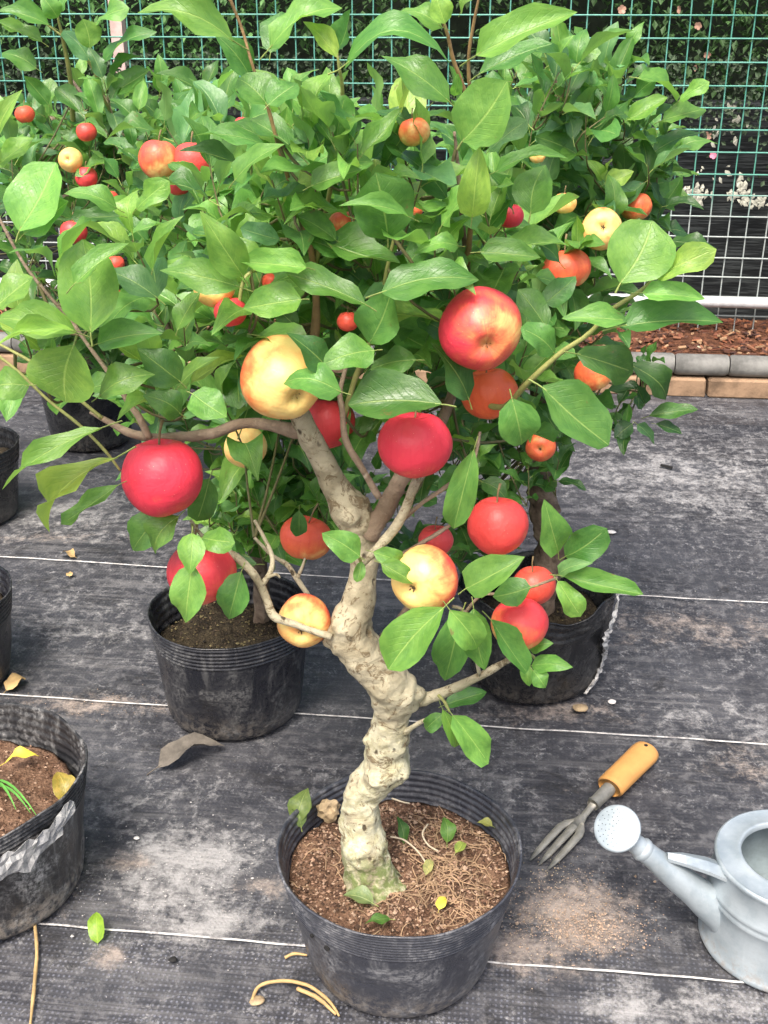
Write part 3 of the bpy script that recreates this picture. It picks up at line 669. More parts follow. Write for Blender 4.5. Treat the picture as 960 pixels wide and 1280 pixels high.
class Leaves:
    """collects leaves of one tree; the ones nearest the eye become parts, the rest one mass"""
    def __init__(s, root, cap): s.root = root; s.cap = cap; s.items = []
    def add(s, b, t, width, nrm, tone, var=None, first=False):
        s.items.append((b, leaf_matrix(b, t, width, nrm), tone, random.randrange(14) if var is None else var, first))
    def build(s):
        it = sorted(s.items, key=lambda q: (not q[4], (q[0]-Vector((0, 0, CH))).length))
        off = Matrix.Translation(-Vector(s.root.location))
        for (b, m, tone, var, fi) in it[:s.cap]:
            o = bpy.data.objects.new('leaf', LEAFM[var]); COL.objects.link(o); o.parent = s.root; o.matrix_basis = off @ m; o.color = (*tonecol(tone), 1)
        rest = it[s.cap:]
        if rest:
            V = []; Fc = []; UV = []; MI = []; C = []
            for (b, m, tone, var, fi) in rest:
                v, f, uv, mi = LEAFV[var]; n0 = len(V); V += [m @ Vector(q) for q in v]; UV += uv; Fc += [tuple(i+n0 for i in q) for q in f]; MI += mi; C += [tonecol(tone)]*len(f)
            me = mesh('inner_leaves', V, Fc, [M['leafs'], M['petiole']], True, MI); ul = me.uv_layers.new(name='UVMap')
            buf = []
            li = [0]*len(me.loops); me.loops.foreach_get('vertex_index', li)
            for i in li: buf += UV[i]
            ul.data.foreach_set('uv', buf); attr_mesh(me, C)
            o = child('inner_leaves', me, s.root); o['kind'] = 'stuff'

def rvec(): 
    while True:
        q = Vector((random.uniform(-1, 1), random.uniform(-1, 1), random.uniform(-1, 1)))
        if .05 < q.length < 1: return q
def cluster(LV, tw, c, axis, n_, L0, tone, nodes, rad=.0014):
    """a leafy twig end: leaves spiralling round an axis"""
    axis = axis.normalized(); x = axis.orthogonal().normalized(); y = axis.cross(x); ph = random.uniform(0, 6.3)
    seglen = L0*.16
    best = min(nodes, key=lambda q: (q-c).length_squared + (.02 if q.z > c.z else 0))
    basep = c - axis*seglen*n_
    if tw is not None:
        midp = (best+basep)/2 + Vector((0, 0, -.01)) + rvec()*.012
        pts, rads = spline([best, midp, basep, c], [rad*1.5, rad*1.2, rad, rad*.5], 3)
        vv, ff = tube(pts, rads, 5, cap=False); tw.add(vv, ff, 0)
    for k in range(n_):
        a = ph + k*2.4; t = k/max(1, n_-1); el = lerp(.15, .95, t) + random.uniform(-.25, .25)
        d = (x*math.cos(a)+y*math.sin(a))*math.cos(el) + axis*math.sin(el)
        d = d + Vector((0, 0, random.uniform(-.30, .10))); d.normalize()
        b = basep.lerp(c, t) ; L = L0*random.uniform(.72, 1.15)*lerp(1.05, .75, t)
        b2 = b + d*L*.14
        nrm = Vector((0, 0, 1))*1.0 + rvec()*.45 + axis*.2 + TOCAM*.25
        LV.add(b2, b2+d*L, L*random.uniform(.38, .56), nrm, tone + .14 + .25*t + random.gauss(0, .18))

# ------------------------------------------------------------------ tree A (front)
TA = empty('apple_tree', (P(462, 1095, 1.15).x, 1.15, .15)); tag(TA, 'gnarled apple tree with a pale twisted trunk in the red soil pot', 'tree')
trunk_px = [(467,1112,92),(463,1094,66),(456,1062,62),(451,1032,54),(451,1000,50),(466,977,56),(481,958,62),(485,930,55),(489,900,50),(491,878,56),(483,853,64),(464,832,58),(446,806,60),(440,780,60),(448,752,46),(454,718,40),(456,688,42),(450,660,54),(434,634,46),(416,602,36),(396,562,33),(380,530,30),(366,500,27)]
KN = [(455,1054,.013,.0065,1),(436,990,.012,.007,0),(444,975,.010,.005,1),(500,962,.013,.006,0),(470,968,.012,.006,0),(432,1010,.010,.004,0),(476,1000,.010,-.004,0),(418,794,.014,.008,0),(428,772,.012,.004,0),(520,862,.017,.010,0),(437,640,.018,.006,0),(462,632,.012,.005,0),(445,700,.01,.002,0),(463,780,.012,-.004,0),(500,928,.012,.003,0),(462,925,.012,.004,0),(475,845,.008,.003,1),(450,650,.010,.004,1),(388,545,.012,.003,0)]
knots = []
def trunkdisp(q, r):
    r = r*(1 if q.z < .42 else max(.45, 1-(q.z-.42)*3.2))
    d = .17*r*noise.noise(q*26) + .13*r*noise.noise(q*62) + .06*r*noise.noise(q*140) - .10*r*max(0, noise.noise(q*48+Vector((7, 0, 0)))-.25)*3
    cr = noise.noise(Vector((q.x*55, q.y*55, q.z*95))); d -= .16*r*max(0, .10-abs(cr))*6*max(0, noise.noise(q*19)+.15)
    for (k, s_, amp, hole) in knots:
        e = (q-k).length/s_
        if e < 3:
            d += amp*math.exp(-e*e)
            if hole: d -= amp*1.7*math.exp(-(e*2.4)**2)
            d += amp*.22*math.sin(e*7)*math.exp(-e*e*.6)
    return d
pts = []; rad = []
for (x_, y_, w_) in trunk_px:
    p = P(x_, y_, 1.15 + .012*math.sin(y_*.021)); pts.append(p); rad.append(w_/2*m_px(p)*.91)
for (x_, y_, s_, amp, h_) in KN:
    # put the knot on the near side of the trunk, or on its outline when it lies beyond
    j = min(range(len(pts)), key=lambda i: abs(trunk_px[i][1]-y_)); c = pts[j]; q = P(x_, y_, 1.15); dx = max(-1, min(1, (q.x-c.x)/rad[j]))
    knots.append((Vector((c.x+dx*rad[j], c.y-rad[j]*math.sqrt(max(0, 1-dx*dx))*.9, q.z)), s_, amp*1.35, h_))
sp_, sr_ = spline(pts, rad, 14); vv, ff = tube(sp_, sr_, 56, trunkdisp); child('trunk', mesh('trunk', vv, ff, M['bark']), TA)
NODES_A = [p.copy() for p in sp_[190::7]]
def limb(name, pl, mat, seg=12, sub=5, parent=TA, nodes=NODES_A, rough=.18, Y=1.15):
    pts = []; rad = []
    for q in pl:
        p = P(q[0], q[1], q[3] if len(q) > 3 else Y); pts.append(p); rad.append(q[2]/2*m_px(p))
    a, b = spline(pts, rad, sub); vv, ff = tube(a, b, seg, lambda q, r: rough*r*(noise.noise(q*60) + .6*noise.noise(q*140) + .5*math.sin(q.x*310+q.z*260+3*noise.noise(q*30))*max(0, noise.noise(q*35))))
    child(name, mesh(name, vv, ff, mat), parent)
    if nodes is not None: nodes.extend(a[::4])
    return a
# main limbs
limb('branch', [(385,538,26),(362,538,18),(335,531,14),(300,530,13),(265,542,14),(225,546,13),(190,547,12),(160,540,10),(130,524,7),(112,515,4)], M['barkb'], Y=1.14)
limb('branch', [(186,548,11),(176,525,9),(160,502,7),(140,472,6),(112,434,5),(88,400,5),(60,368,4.5),(30,330,4),(0,275,4),(-25,230,3)], M['barkb'], Y=1.12)
limb('branch', [(128,523,5),(100,500,4.5),(62,468,4),(30,447,4),(-30,415,3)], M['shoot'], Y=1.10)
limb('branch', [(150,588,3),(130,562,4),(100,532,4),(60,500,4),(20,462,4),(-30,425,3)], M['shoot'], Y=1.07)
limb('branch', [(458,668,30),(474,648,26),(488,622,24),(503,597,21),(520,575,18,1.17),(548,535,15,1.22),(572,470,12,1.25),(582,400,9,1.25),(584,338,8,1.22),(577,268,6,1.19),(572,205,5,1.17),(568,165,4,1.16)], M['barkb'])
limb('branch', [(455,705,7,1.10),(472,685,12,1.10),(492,662,13,1.10),(505,640,12,1.10),(516,612,12,1.10),(524,596,12,1.11),(540,583,7,1.12)], M['bark'])
limb('branch', [(366,506,24),(372,470,18,1.17),(392,425,13,1.2),(395,370,10,1.2),(388,310,8,1.18),(366,240,6,1.15),(350,190,5,1.13),(336,138,4.5,1.12),(326,110,4,1.11),(315,80,4,1.1),(303,38,4,1.1),(286,-5,4,1.09)], M['shootb'])
limb('branch', [(474,622,9,1.12),(452,585,9,1.12),(432,550,9,1.12),(428,515,8,1.13),(425,490,7,1.14),(432,460,5,1.15)], M['barkb'])
limb('branch', [(414,796,10,1.12),(395,790,9,1.12),(368,780,9,1.12),(342,770,11,1.12),(332,745,10,1.13),(320,722,10,1.13),(300,700,11,1.13),(278,686,8,1.13),(255,672,5,1.13),(238,650,4,1.13)], M['bark'])
limb('branch', [(326,732,8,1.13),(338,715,7,1.14),(340,695,6,1.15),(330,672,5,1.16),(318,650,4,1.17)], M['bark'])
limb('branch', [(334,722,5,1.13),(345,718,4,1.13),(350,722,3,1.13)], M['bark'], 8)
limb('branch', [(386,745,6,1.2),(372,725,7,1.2),(358,705,6,1.2),(340,694,5,1.2),(318,672,4,1.2)], M['bark'])
limb('branch', [(372,722,5,1.2),(378,708,4,1.2),(381,698,3,1.2)], M['bark'], 8)
limb('branch', [(508,872,30,1.16),(525,874,20,1.15),(545,869,15,1.14),(575,857,12,1.13),(606,842,10,1.12),(635,825,8,1.11),(655,812,5,1.1)], M['bark'])
limb('branch', [(506,916,9,1.14),(520,906,6,1.12),(531,900,5,1.11)], M['bark'], 8)
limb('branch', [(478,800,14,1.18),(495,780,9,1.2),(520,745,8,1.22),(545,725,6,1.22)], M['barkb'], 8)
limb('branch', [(502,650,7,1.12),(530,627,6,1.12),(558,608,6,1.12),(590,580,5,1.12),(600,540,4,1.14)], M['barkb'], 8)
limb('branch', [(500,695,7,1.13),(525,680,6,1.13),(545,668,6,1.13),(565,655,5,1.14)], M['barkb'], 8)
limb('branch', [(575,470,9,1.22),(600,500,8,1.16),(630,508,7,1.12),(660,478,7,1.08),(700,442,6.5,1.06),(735,418,6,1.05),(765,387,6,1.04),(800,364,5,1.03),(818,347,4,1.03)], M['shoot'])
limb('branch', [(430,520,8,1.15),(445,470,7,1.15),(462,428,6,1.14),(474,385,6,1.13),(484,335,5,1.12),(494,290,4,1.11),(497,262,3,1.1)], M['shoot'])
limb('branch', [(584,330,8,1.21),(590,260,6,1.18),(594,200,5.5,1.16),(592,150,5,1.14),(587,110,5,1.13),(586,70,4.5,1.12),(592,30,4,1.11),(600,-10,3,1.1)], M['shootb'])
limb('branch', [(590,150,5,1.15),(580,110,5,1.14),(567,76,5,1.13),(560,45,4.5,1.12),(552,20,4,1.11),(545,-15,3,1.1)], M['shootb'])
limb('branch', [(395,330,7,1.19),(412,240,6,1.17),(426,170,5,1.15),(428,112,5,1.13),(424,85,4,1.12),(421,62,3,1.12)], M['shoot'])
limb('branch', [(600,845,5,1.12),(590,800,4.5,1.1),(580,765,4.5,1.09),(566,758,4,1.08)], M['bark'], 8)
limb('branch', [(580,768,4,1.09),(600,745,4,1.08),(625,742,4,1.07),(660,735,4,1.06),(697,722,4,1.05)], M['barkb'], 8)
limb('branch', [(640,822,5,1.11),(662,818,4,1.1),(672,828,3,1.1)], M['shoot'], 8)
limb('branch', [(548,869,4,1.12),(556,878,4,1.11),(562,890,3,1.1)], M['shoot'], 8)
limb('branch', [(452,705,5,1.1),(448,695,4,1.09)], M['shoot'], 8)
limb('branch', [(372,300,5,1.18),(330,330,5,1.12),(305,350,5,1.1),(298,395,4,1.1)], M['shoot'], 8)
limb('branch', [(240,655,4,1.12),(243,690,3,1.1),(242,705,3,1.1)], M['shoot'], 8)
LA = Leaves(TA, 300)
# leaves that can be told apart in the photograph: base x y, tip x y, width, tone, distance
FL = '''293 53 172 16 44 .9 1.05 3|312 95 268 42 34 .55 1.12|337 62 428 10 44 1.05 1.06 3|338 66 352 14 34 .3 1.12|421 72 379 27 24 1.3 1.06|423 62 438 12 32 .35 1.10
430 86 562 78 40 .55 1.05 14|552 34 492 24 26 1.05 1.08|556 30 543 -12 30 1.2 1.06|576 16 606 -10 24 1.15 1.06|594 70 722 15 46 .95 1.04 4|600 92 690 55 36 .35 1.10|562 128 477 70 44 .6 1.08 1|568 120 573 92 14 .9 1.08
578 176 634 102 70 1.0 1.04 2|590 272 600 182 38 1.2 1.06|485 298 470 216 76 .5 1.06 0|512 272 424 257 22 .75 1.05|388 233 453 212 34 .75 1.07|293 226 356 180 34 .8 1.06|332 182 240 170 24 .7 1.08|298 207 222 189 22 .1 1.12
335 131 372 104 44 .5 1.05|334 131 297 98 46 .55 1.06|24 288 70 204 70 1.0 .98 2|30 292 85 252 44 .95 .99|146 261 80 242 28 .9 1.08|170 262 212 226 28 .85 1.1|150 270 88 272 20 .25 1.12|304 346 250 264 44 .95 1.04
-4 205 28 112 34 1.1 1.02|-5 208 42 172 26 1.0 1.02|776 353 816 277 78 .75 1.00 2|817 348 896 311 32 1.25 1.00|802 366 882 374 28 .95 1.00|775 408 904 403 50 .5 1.01 4|790 402 702 398 30 .75 1.02|720 442 792 466 44 .4 1.04
678 484 760 556 72 .62 1.00 2|640 498 652 556 50 .6 1.05|683 410 648 362 34 .4 1.1|693 442 650 410 36 .55 1.08|113 415 104 300 70 .95 .99 2|92 356 161 304 30 .95 .97|197 373 134 338 38 .35 1.08|-6 384 42 346 42 .95 1.0
96 416 -6 398 44 1.0 .99|96 414 -8 436 18 1.1 .98|92 432 82 502 84 1.05 1.0 2|122 430 204 417 36 .6 1.03|124 496 194 468 40 .75 1.02|240 492 284 522 44 .65 1.05|226 518 178 494 36 .45 1.07|226 478 172 436 46 .3 1.08
300 359 200 338 40 .85 1.04 1|222 412 250 366 30 .6 1.06|36 482 -14 492 42 .85 .99|128 535 3 612 26 .85 1.00 1|148 572 62 666 30 1.35 1.02 3|148 606 76 656 20 .9 1.05|456 380 358 342 36 .55 1.05|476 366 598 350 52 .5 1.05 1
462 428 490 360 54 .5 1.08|468 438 402 456 44 .6 1.04|426 490 354 480 42 .6 1.01|412 464 358 416 38 .15 1.03|551 505 436 506 62 .30 1.02 2|376 374 304 386 46 .7 1.04|382 334 298 326 36 .85 1.05|586 500 538 428 46 .15 1.09
428 320 382 300 30 .4 1.1|573 308 516 318 22 .7 1.08|600 315 676 322 34 .65 1.07|520 450 462 462 34 .4 1.08|262 598 246 652 36 .45 1.15|204 640 166 688 42 .6 1.10|224 645 194 692 36 .85 1.08|240 666 237 718 32 .95 1.05|241 704 232 778 42 .9 1.04 1
252 672 294 678 30 .7 1.08|302 714 286 774 38 .5 1.10|374 638 374 670 20 .2 1.35|450 696 402 666 34 .75 1.06|592 564 567 660 36 .75 1.05 0|582 736 656 696 46 .8 1.00|664 734 616 746 34 .5 1.03|554 760 486 836 54 .7 1.02 2|562 762 596 811 40 .9 1.00
576 770 556 851 42 .5 1.06|592 760 606 838 36 .55 1.04|614 775 658 840 34 .6 1.02|698 691 680 624 38 .8 1.03|706 696 759 660 40 .55 1.04|698 718 741 704 20 .7 1.03|704 720 803 743 28 .65 1.02|697 726 726 771 28 .8 1.02|664 832 716 834 24 .7 1.07
662 812 692 804 20 .8 1.07|666 838 682 860 22 .95 1.06|655 830 662 858 16 .9 1.07|553 886 569 934 20 1.0 1.08|566 894 611 955 36 .85 1.06|554 892 532 912 20 .7 1.09|556 881 609 865 22 .3 1.12|466 690 502 704 24 .75 1.07|476 704 520 729 26 .8 1.06|452 702 446 728 14 .9 1.07
602 602 634 626 26 .3 1.18|560 250 480 180 34 .35 1.16|530 140 476 215 30 .2 1.16|600 300 640 250 30 .4 1.14|460 200 500 150 30 .25 1.16|400 180 372 130 44 .55 1.12|372 150 420 120 46 .6 1.12|412 195 440 130 40 .35 1.14|366 160 400 196 26 .15 1.13|396 165 345 180 30 .65 1.12|420 175 432 118 34 .7 1.11
520 160 470 140 26 .4 1.15|545 200 505 168 30 .3 1.16|610 190 660 150 26 .4 1.14|618 216 710 198 22 .75 1.10|663 268 682 206 50 .55 1.10|640 260 610 215 30 .4 1.14|700 330 640 300 26 .3 1.15|560 310 520 280 26 .4 1.14|420 300 372 270 28 .6 1.10|350 300 300 285 26 .55 1.1|340 380 372 410 24 .35 1.15
510 330 545 285 30 .5 1.12|440 335 400 310 26 .45 1.13|330 250 372 222 26 .4 1.14|280 300 240 290 24 .5 1.14|560 420 520 400 30 .2 1.16|600 520 628 480 28 .3 1.18|640 395 610 360 34 .2 1.18|680 380 720 345 30 .3 1.14'''
for line in FL.replace('\n', '|').split('|'):
    q = [float(t) for t in line.split()]; bx, by, tx, ty, wd, tn, Y = q[:7]; var = int(q[7]) if len(q) > 7 else random.randrange(14)
    b = P(bx, by, Y); dd = random.uniform(-.022, .022); t = P(tx, ty, Y+dd)
    nrm = TOCAM*.85 + Vector((0, 0, .45)) + rvec()*.27
    LA.add(b, t, wd*m_px(b)*1.08, nrm, tn, var, True)
# shorter leaves that fill the crown
twA = MB()
def fill(LV, tw, nodes, px0, px1, py0, py1, Y0, Y1, count, L0, tone, n_=(4, 7)):
    k = 0; tries = 0
    while k < count and tries < count*6:
        tries += 1
        x_ = random.uniform(px0, px1); y_ = random.uniform(py0, py1)
        ex = (x_-(px0+px1)/2)/((px1-px0)/2); ey = (y_-(py0+py1)/2)/((py1-py0)/2)
        if ex*ex+ey*ey > 1.05 and random.random() > .12: continue
        c = P(x_, y_, random.uniform(Y0, Y1)); ax = Vector((0, 0, 1)) + rvec()*.7 + Vector((ex*.4, -.35, 0))
        cluster(LV, tw, c, ax, random.randint(*n_), L0*random.uniform(.85, 1.2), tone, nodes); k += 1
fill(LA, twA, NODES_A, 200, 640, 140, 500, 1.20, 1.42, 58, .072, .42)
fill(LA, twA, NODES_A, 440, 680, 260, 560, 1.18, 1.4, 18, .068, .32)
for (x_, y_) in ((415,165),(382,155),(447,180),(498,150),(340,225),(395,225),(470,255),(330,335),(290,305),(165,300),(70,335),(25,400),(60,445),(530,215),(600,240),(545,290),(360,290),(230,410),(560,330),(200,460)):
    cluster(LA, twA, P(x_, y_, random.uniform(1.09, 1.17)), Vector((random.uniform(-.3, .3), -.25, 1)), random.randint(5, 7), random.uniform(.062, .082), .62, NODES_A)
LA.build(); child('twig', twA.build('twig', M['twig']), TA)['kind'] = 'stuff'

# ------------------------------------------------------------------ trees behind
def back_tree(label, base, trunkpts, rads, name='apple_tree', mat=None):
    root = empty(name, base); tag(root, label, 'tree')
    a, b = spline(trunkpts, rads, 8); vv, ff = tube(a, b, 28, lambda q, r: r*(.30*noise.noise(q*34)+.26*noise.noise(q*75)+.12*noise.noise(q*160))); child('trunk', mesh('trunk', vv, ff, mat or M['barkd']), root)
    return root, [p.copy() for p in a[len(a)//2::3]]
def side(root, nodes, pts, rads, mat=None):
    a, b = spline(pts, rads, 5); vv, ff = tube(a, b, 8, lambda q, r: r*.15*noise.noise(q*60)); child('branch', mesh('branch', vv, ff, mat or M['barkd']), root); nodes.extend(a[::3])
# tree B, left middle
TB, nb_ = back_tree('leafy apple tree growing from the ribbed pot behind the gnarled tree', (BC.x, BC.y, .15), [Vector((BC.x+.05, BC.y+.05, .13)), Vector((BC.x+.05, BC.y+.05, .3)), Vector((BC.x+.01, BC.y+.04, .5)), Vector((BC.x+.03, BC.y+.05, .72)), Vector((BC.x, BC.y+.05, .95))], [.016, .014, .012, .009, .005])
for (x_, y_, Y) in ((330,600,1.72),(390,590,1.75),(240,430,1.75),(180,350,1.8),(400,400,1.8),(320,280,1.8),(200,250,1.95),(420,250,1.95),(300,160,1.95)):
    q = P(x_, y_, Y); n0 = min(nb_, key=lambda p: (p-q).length + (1 if p.z > q.z else 0)); side(TB, nb_, [n0, (n0+q)/2+Vector((0, 0, -.03)), q], [.006, .005, .003])
LB = Leaves(TB, 300); twB = MB()
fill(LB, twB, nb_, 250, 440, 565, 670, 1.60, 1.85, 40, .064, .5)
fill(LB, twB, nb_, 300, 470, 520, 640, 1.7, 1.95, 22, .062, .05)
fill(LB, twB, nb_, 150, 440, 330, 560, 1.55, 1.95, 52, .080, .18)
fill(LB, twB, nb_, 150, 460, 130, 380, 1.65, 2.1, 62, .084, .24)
LB.build(); child('twig', twB.build('twig', M['twig']), TB)['kind'] = 'stuff'
# tree C, right middle
cb_ = [Vector((CC.x, CC.y, .13)), P(688, 690, 1.88), P(680, 640, 1.88), P(676, 590, 1.88), P(682, 540, 1.88), P(672, 470, 1.9), P(660, 380, 1.92), P(650, 250, 1.95), P(640, 150, 1.95)]
TC, nc_ = back_tree('apple tree with a dark knobbly trunk rising from the crumpled shiny grow bag', (CC.x, CC.y, .14), cb_, [.030, .027, .026, .024, .023, .018, .013, .009, .005])
for (x_, y_, Y) in ((760,470,1.8),(790,510,1.8),(560,480,1.8),(740,330,1.8),(820,200,1.9),(560,200,1.9),(720,120,1.95),(600,350,1.8),(780,260,1.85),(690,60,1.95)):
    q = P(x_, y_, Y); n0 = min(nc_, key=lambda p: (p-q).length + (1 if p.z > q.z else 0)); side(TC, nc_, [n0, (n0+q)/2+Vector((0, 0, -.03)), q], [.008, .006, .003])
LC_ = Leaves(TC, 300); twC = MB()
CL = '''680 66 654 36 30 .3 1.8|690 82 722 44 46 .55 1.75|690 80 752 65 22 .7 1.75|716 84 740 100 22 .4 1.8|766 142 744 98 38 .75 1.75|797 98 846 128 34 .6 1.75|849 126 887 102 18 1.0 1.75|828 150 882 136 28 .8 1.75|784 150 834 122 24 .8 1.75|816 191 878 166 26 .2 1.78|741 207 668 170 38 .35 1.7
756 230 792 214 22 1.2 1.68|757 226 765 198 14 1.2 1.68|752 226 734 200 16 1.1 1.68|750 260 808 252 26 .1 1.75|812 228 822 276 24 .0 1.8|832 258 880 262 18 .1 1.8|838 302 898 310 28 .1 1.75|788 456 832 500 36 .1 1.75|812 520 872 512 20 .35 1.78|820 530 852 542 14 .0 1.78|796 530 818 556 16 .3 1.78|790 530 768 548 22 .0 1.78|786 505 772 525 12 .0 1.78|806 505 796 482 16 .0 1.78|705 210 640 160 30 .4 1.75|660 130 700 110 26 .2 1.8|735 170 700 130 30 .3 1.8'''
for line in CL.replace('\n', '|').split('|'):
    bx, by, tx, ty, wd, tn, Y = [float(t) for t in line.split()]; b = P(bx, by, Y); t = P(tx, ty, Y+random.uniform(-.03, .03))
    LC_.add(b, t, wd*m_px(b)*1.08, TOCAM*.8+Vector((0, 0, .5))+rvec()*.35, tn, None, True)
fill(LC_, twC, nc_, 560, 800, 60, 330, 1.62, 2.15, 78, .080, .18)
fill(LC_, twC, nc_, 540, 770, 280, 520, 1.55, 2.0, 46, .078, .18)
fill(LC_, twC, nc_, 740, 850, 120, 320, 1.7, 2.05, 20, .072, .15)
fill(LC_, twC, nc_, 560, 700, 500, 620, 1.7, 1.95, 18, .062, .15)
fill(LC_, twC, nc_, 470, 630, 560, 690, 1.75, 2.0, 26, .062, .05)
fill(LC_, twC, nc_, 760, 830, 440, 540, 1.75, 1.9, 5, .05, -.05)
LC_.build(); child('twig', twC.build('twig', M['twig']), TC)['kind'] = 'stuff'
# tree D, far left
TD, nd_ = back_tree('bushy apple tree far back on the left with long pale upright leaves', (DC.x, DC.y, .17), [Vector((DC.x, DC.y, .16)), Vector((DC.x+.02, DC.y-.05, .4)), Vector((DC.x+.04, DC.y-.15, .65)), Vector((DC.x+.06, DC.y-.25, .95))], [.020, .017, .013, .007])
for (x_, y_, Y) in ((60,250,2.7),(150,180,2.7),(230,200,2.7),(250,330,2.7),(40,340,2.7),(135,120,2.6),(90,100,2.6)):
    q = P(x_, y_, Y); n0 = min(nd_, key=lambda p: (p-q).length + (1 if p.z > q.z else 0)); side(TD, nd_, [n0, (n0+q)/2+Vector((0, 0, -.03)), q], [.008, .006, .003])
side(TD, nd_, [P(145, 175, 2.5), P(132, 128, 2.45), P(110, 75, 2.42), P(58, 30, 2.4)], [.006, .005, .004, .002], M['shoot']); side(TD, nd_, [P(92, 160, 2.5), P(88, 100, 2.45), P(80, 55, 2.42), P(72, 20, 2.4)], [.006, .005, .004, .002], M['shoot'])
LD = Leaves(TD, 300); twD = MB()
DL = '''112 60 104 24 30 1.0 2.38|119 30 162 10 24 .8 2.38|127 82 196 40 30 .5 2.38|62 32 -4 14 26 .7 2.38|52 52 -4 26 22 .85 2.38|112 76 78 38 26 .5 2.4|46 86 2 66 28 .6 2.4|72 22 50 -8 24 .9 2.38|76 15 90 -10 20 .8 2.38|140 116 186 88 28 .45 2.4|252 116 194 92 24 .4 2.4|140 100 178 70 20 .5 2.4|60 130 30 95 22 .4 2.4|100 140 70 110 24 .35 2.4|200 150 170 125 24 .35 2.4|280 140 300 75 26 .3 2.3|262 125 250 160 24 .6 2.3'''
for line in DL.split('|'):
    bx, by, tx, ty, wd, tn, Y = [float(t) for t in line.split()]; b = P(bx, by, Y); t = P(tx, ty, Y+random.uniform(-.04, .04))
    LD.add(b, t, wd*m_px(b)*1.08, TOCAM*.8+Vector((0, 0, .5))+rvec()*.35, tn, None, True)
fill(LD, twD, nd_, -60, 330, 110, 420, 2.35, 3.2, 125, .086, .10)
fill(LD, twD, nd_, 0, 300, 90, 240, 2.3, 2.9, 40, .084, .22)
fill(LD, twD, nd_, 40, 250, 360, 480, 2.5, 3.0, 26, .08, .08)
LD.build(); child('twig', twD.build('twig', M['twig']), TD)['kind'] = 'stuff'

# ------------------------------------------------------------------ apples
def apple_mesh(seed, tall=1.0):
    prof = []; n_ = 22
    for i in range(n_+1):
        t = math.pi*i/n_; r = math.sin(t)*(1+.06*math.cos(t)) ; z = math.cos(t)
        z -= .34*math.exp(-(r/.30)**2) if z > 0 else 0
        z += .26*math.exp(-(r/.26)**2) if math.cos(t) < 0 else 0
        prof.append((max(r, .0005), z*.93*tall))
    rr = random.Random(seed); o1 = rr.uniform(0, 6); o2 = rr.uniform(0, 9)
    def wf(a, r, z):
        lob = 1 + .022*math.cos(5*a+o1)*max(0, -z) + .075*noise.noise(Vector((math.cos(a)*.9+o2, math.sin(a)*.9, z*.8)))
        return r*lob, z*(1+.08*noise.noise(Vector((math.cos(a)*.8, math.sin(a)*.8, o2))))
    v, f = lathe(prof[::-1], 32, wf); return mesh('apple', v, f, M['apple'])
APM = [apple_mesh(k, tl) for k, tl in enumerate((1.0, .92, 1.06, .96))]
def stem_mesh():
    v, f = tube([Vector((0, 0, .45)), Vector((.03, 0, .75)), Vector((.10, .03, 1.12)), Vector((.2, .05, 1.4))], [.035, .03, .032, .05], 7); return mesh('stalk', v, f, M['stalk'])
def calyx_mesh():
    mb = MB()
    for k in range(5):
        a = 2*math.pi*k/5; d = Vector((math.cos(a), math.sin(a), 0)); s_ = Vector((-math.sin(a), math.cos(a), 0)); z = Vector((0, 0, 1))
        mb.add([z*-.66+d*.02, z*-.70+d*.07+s_*.035, z*-.80+d*.115, z*-.70+d*.07-s_*.035], [(0, 1, 2, 3)])
    vv, ff = tube([Vector((0, 0, -.60)), Vector((0, 0, -.72))], [.06, .045], 8); mb.add(vv, ff); return mb.build('calyx', M['calyx'], False)
STM = stem_mesh(); CXM = calyx_mesh()
def apple(px, py, r, Y, cal, blush, orange, lean, label, group=None, k=None):
    c = P(px, py, Y); R_ = r*m_px(c)
    cx, cy = cal; cz = math.sqrt(max(0, 1-cx*cx-cy*cy)) if math.hypot(cx, cy) < .8 else -.25
    right = Vector((1, 0, 0)); up = Vector((0, sp, cp)); d = (right*cx - up*cy + TOCAM*cz).normalized()     # towards the calyx
    o = obj('apple', APM[random.randrange(4) if k is None else k]); o.location = c; o.scale = (R_,)*3
    z = -d; x = (right - z*right.dot(z)).normalized(); y = z.cross(x)
    o.rotation_euler = Matrix((x, y, z)).transposed().to_euler(); o.color = (blush, orange, lean, 1)
    tag(o, label, 'apple', group); obj('stalk', STM, o); obj('calyx', CXM, o); return o
apple(600, 413, 52, 1.08, (.12, .54), .66, .02, .25, 'large apple, crimson above fading to yellow round its calyx, under the upright shoot', k=2)
apple(353, 474, 53, 1.08, (.46, .56), .33, .85, .22, 'large golden yellow apple with one leaf across it, above the left limb', k=2)
apple(203, 596, 51, 1.08, (.10, .95), .82, .02, .6, 'large all red apple hanging under the horizontal branch', k=2)
apple(519, 556, 47, 1.08, (.05, .96), .82, .03, .6, 'red apple tucked under a broad flat dark leaf', k=0)
apple(531, 724, 43, 1.08, (-.50, .30), .34, .2, .95, 'yellow apple with a red cheek just right of the trunk', k=0)
apple(622, 657, 38, 1.13, (.1, .96), .76, .35, .4, 'red apple partly behind a pale hanging leaf, above the yellow cheeked apple', k=2)
apple(650, 780, 36, 1.07, (.2, .85), .60, .2, .9, 'red apple flushed with orange above the thin right branch', k=0)
apple(380, 776, 34, 1.15, (-.1, .42), .42, .25, .6, 'yellow apple with a red top behind the thin left branch', k=0)
apple(252, 716, 44, 1.12, (.2, .92), .74, .15, .4, 'red apple under hanging leaves above the ribbed pot', k=0)
apple(410, 528, 34, 1.24, (0, .97), .95, .2, .5, 'narrow glimpse of a red apple between the left limb and a brown twig', k=2)
apple(668, 732, 27, 1.12, (.2, .9), .85, .6, .5, 'orange red apple nestled between the red apples of the right branch', k=0)
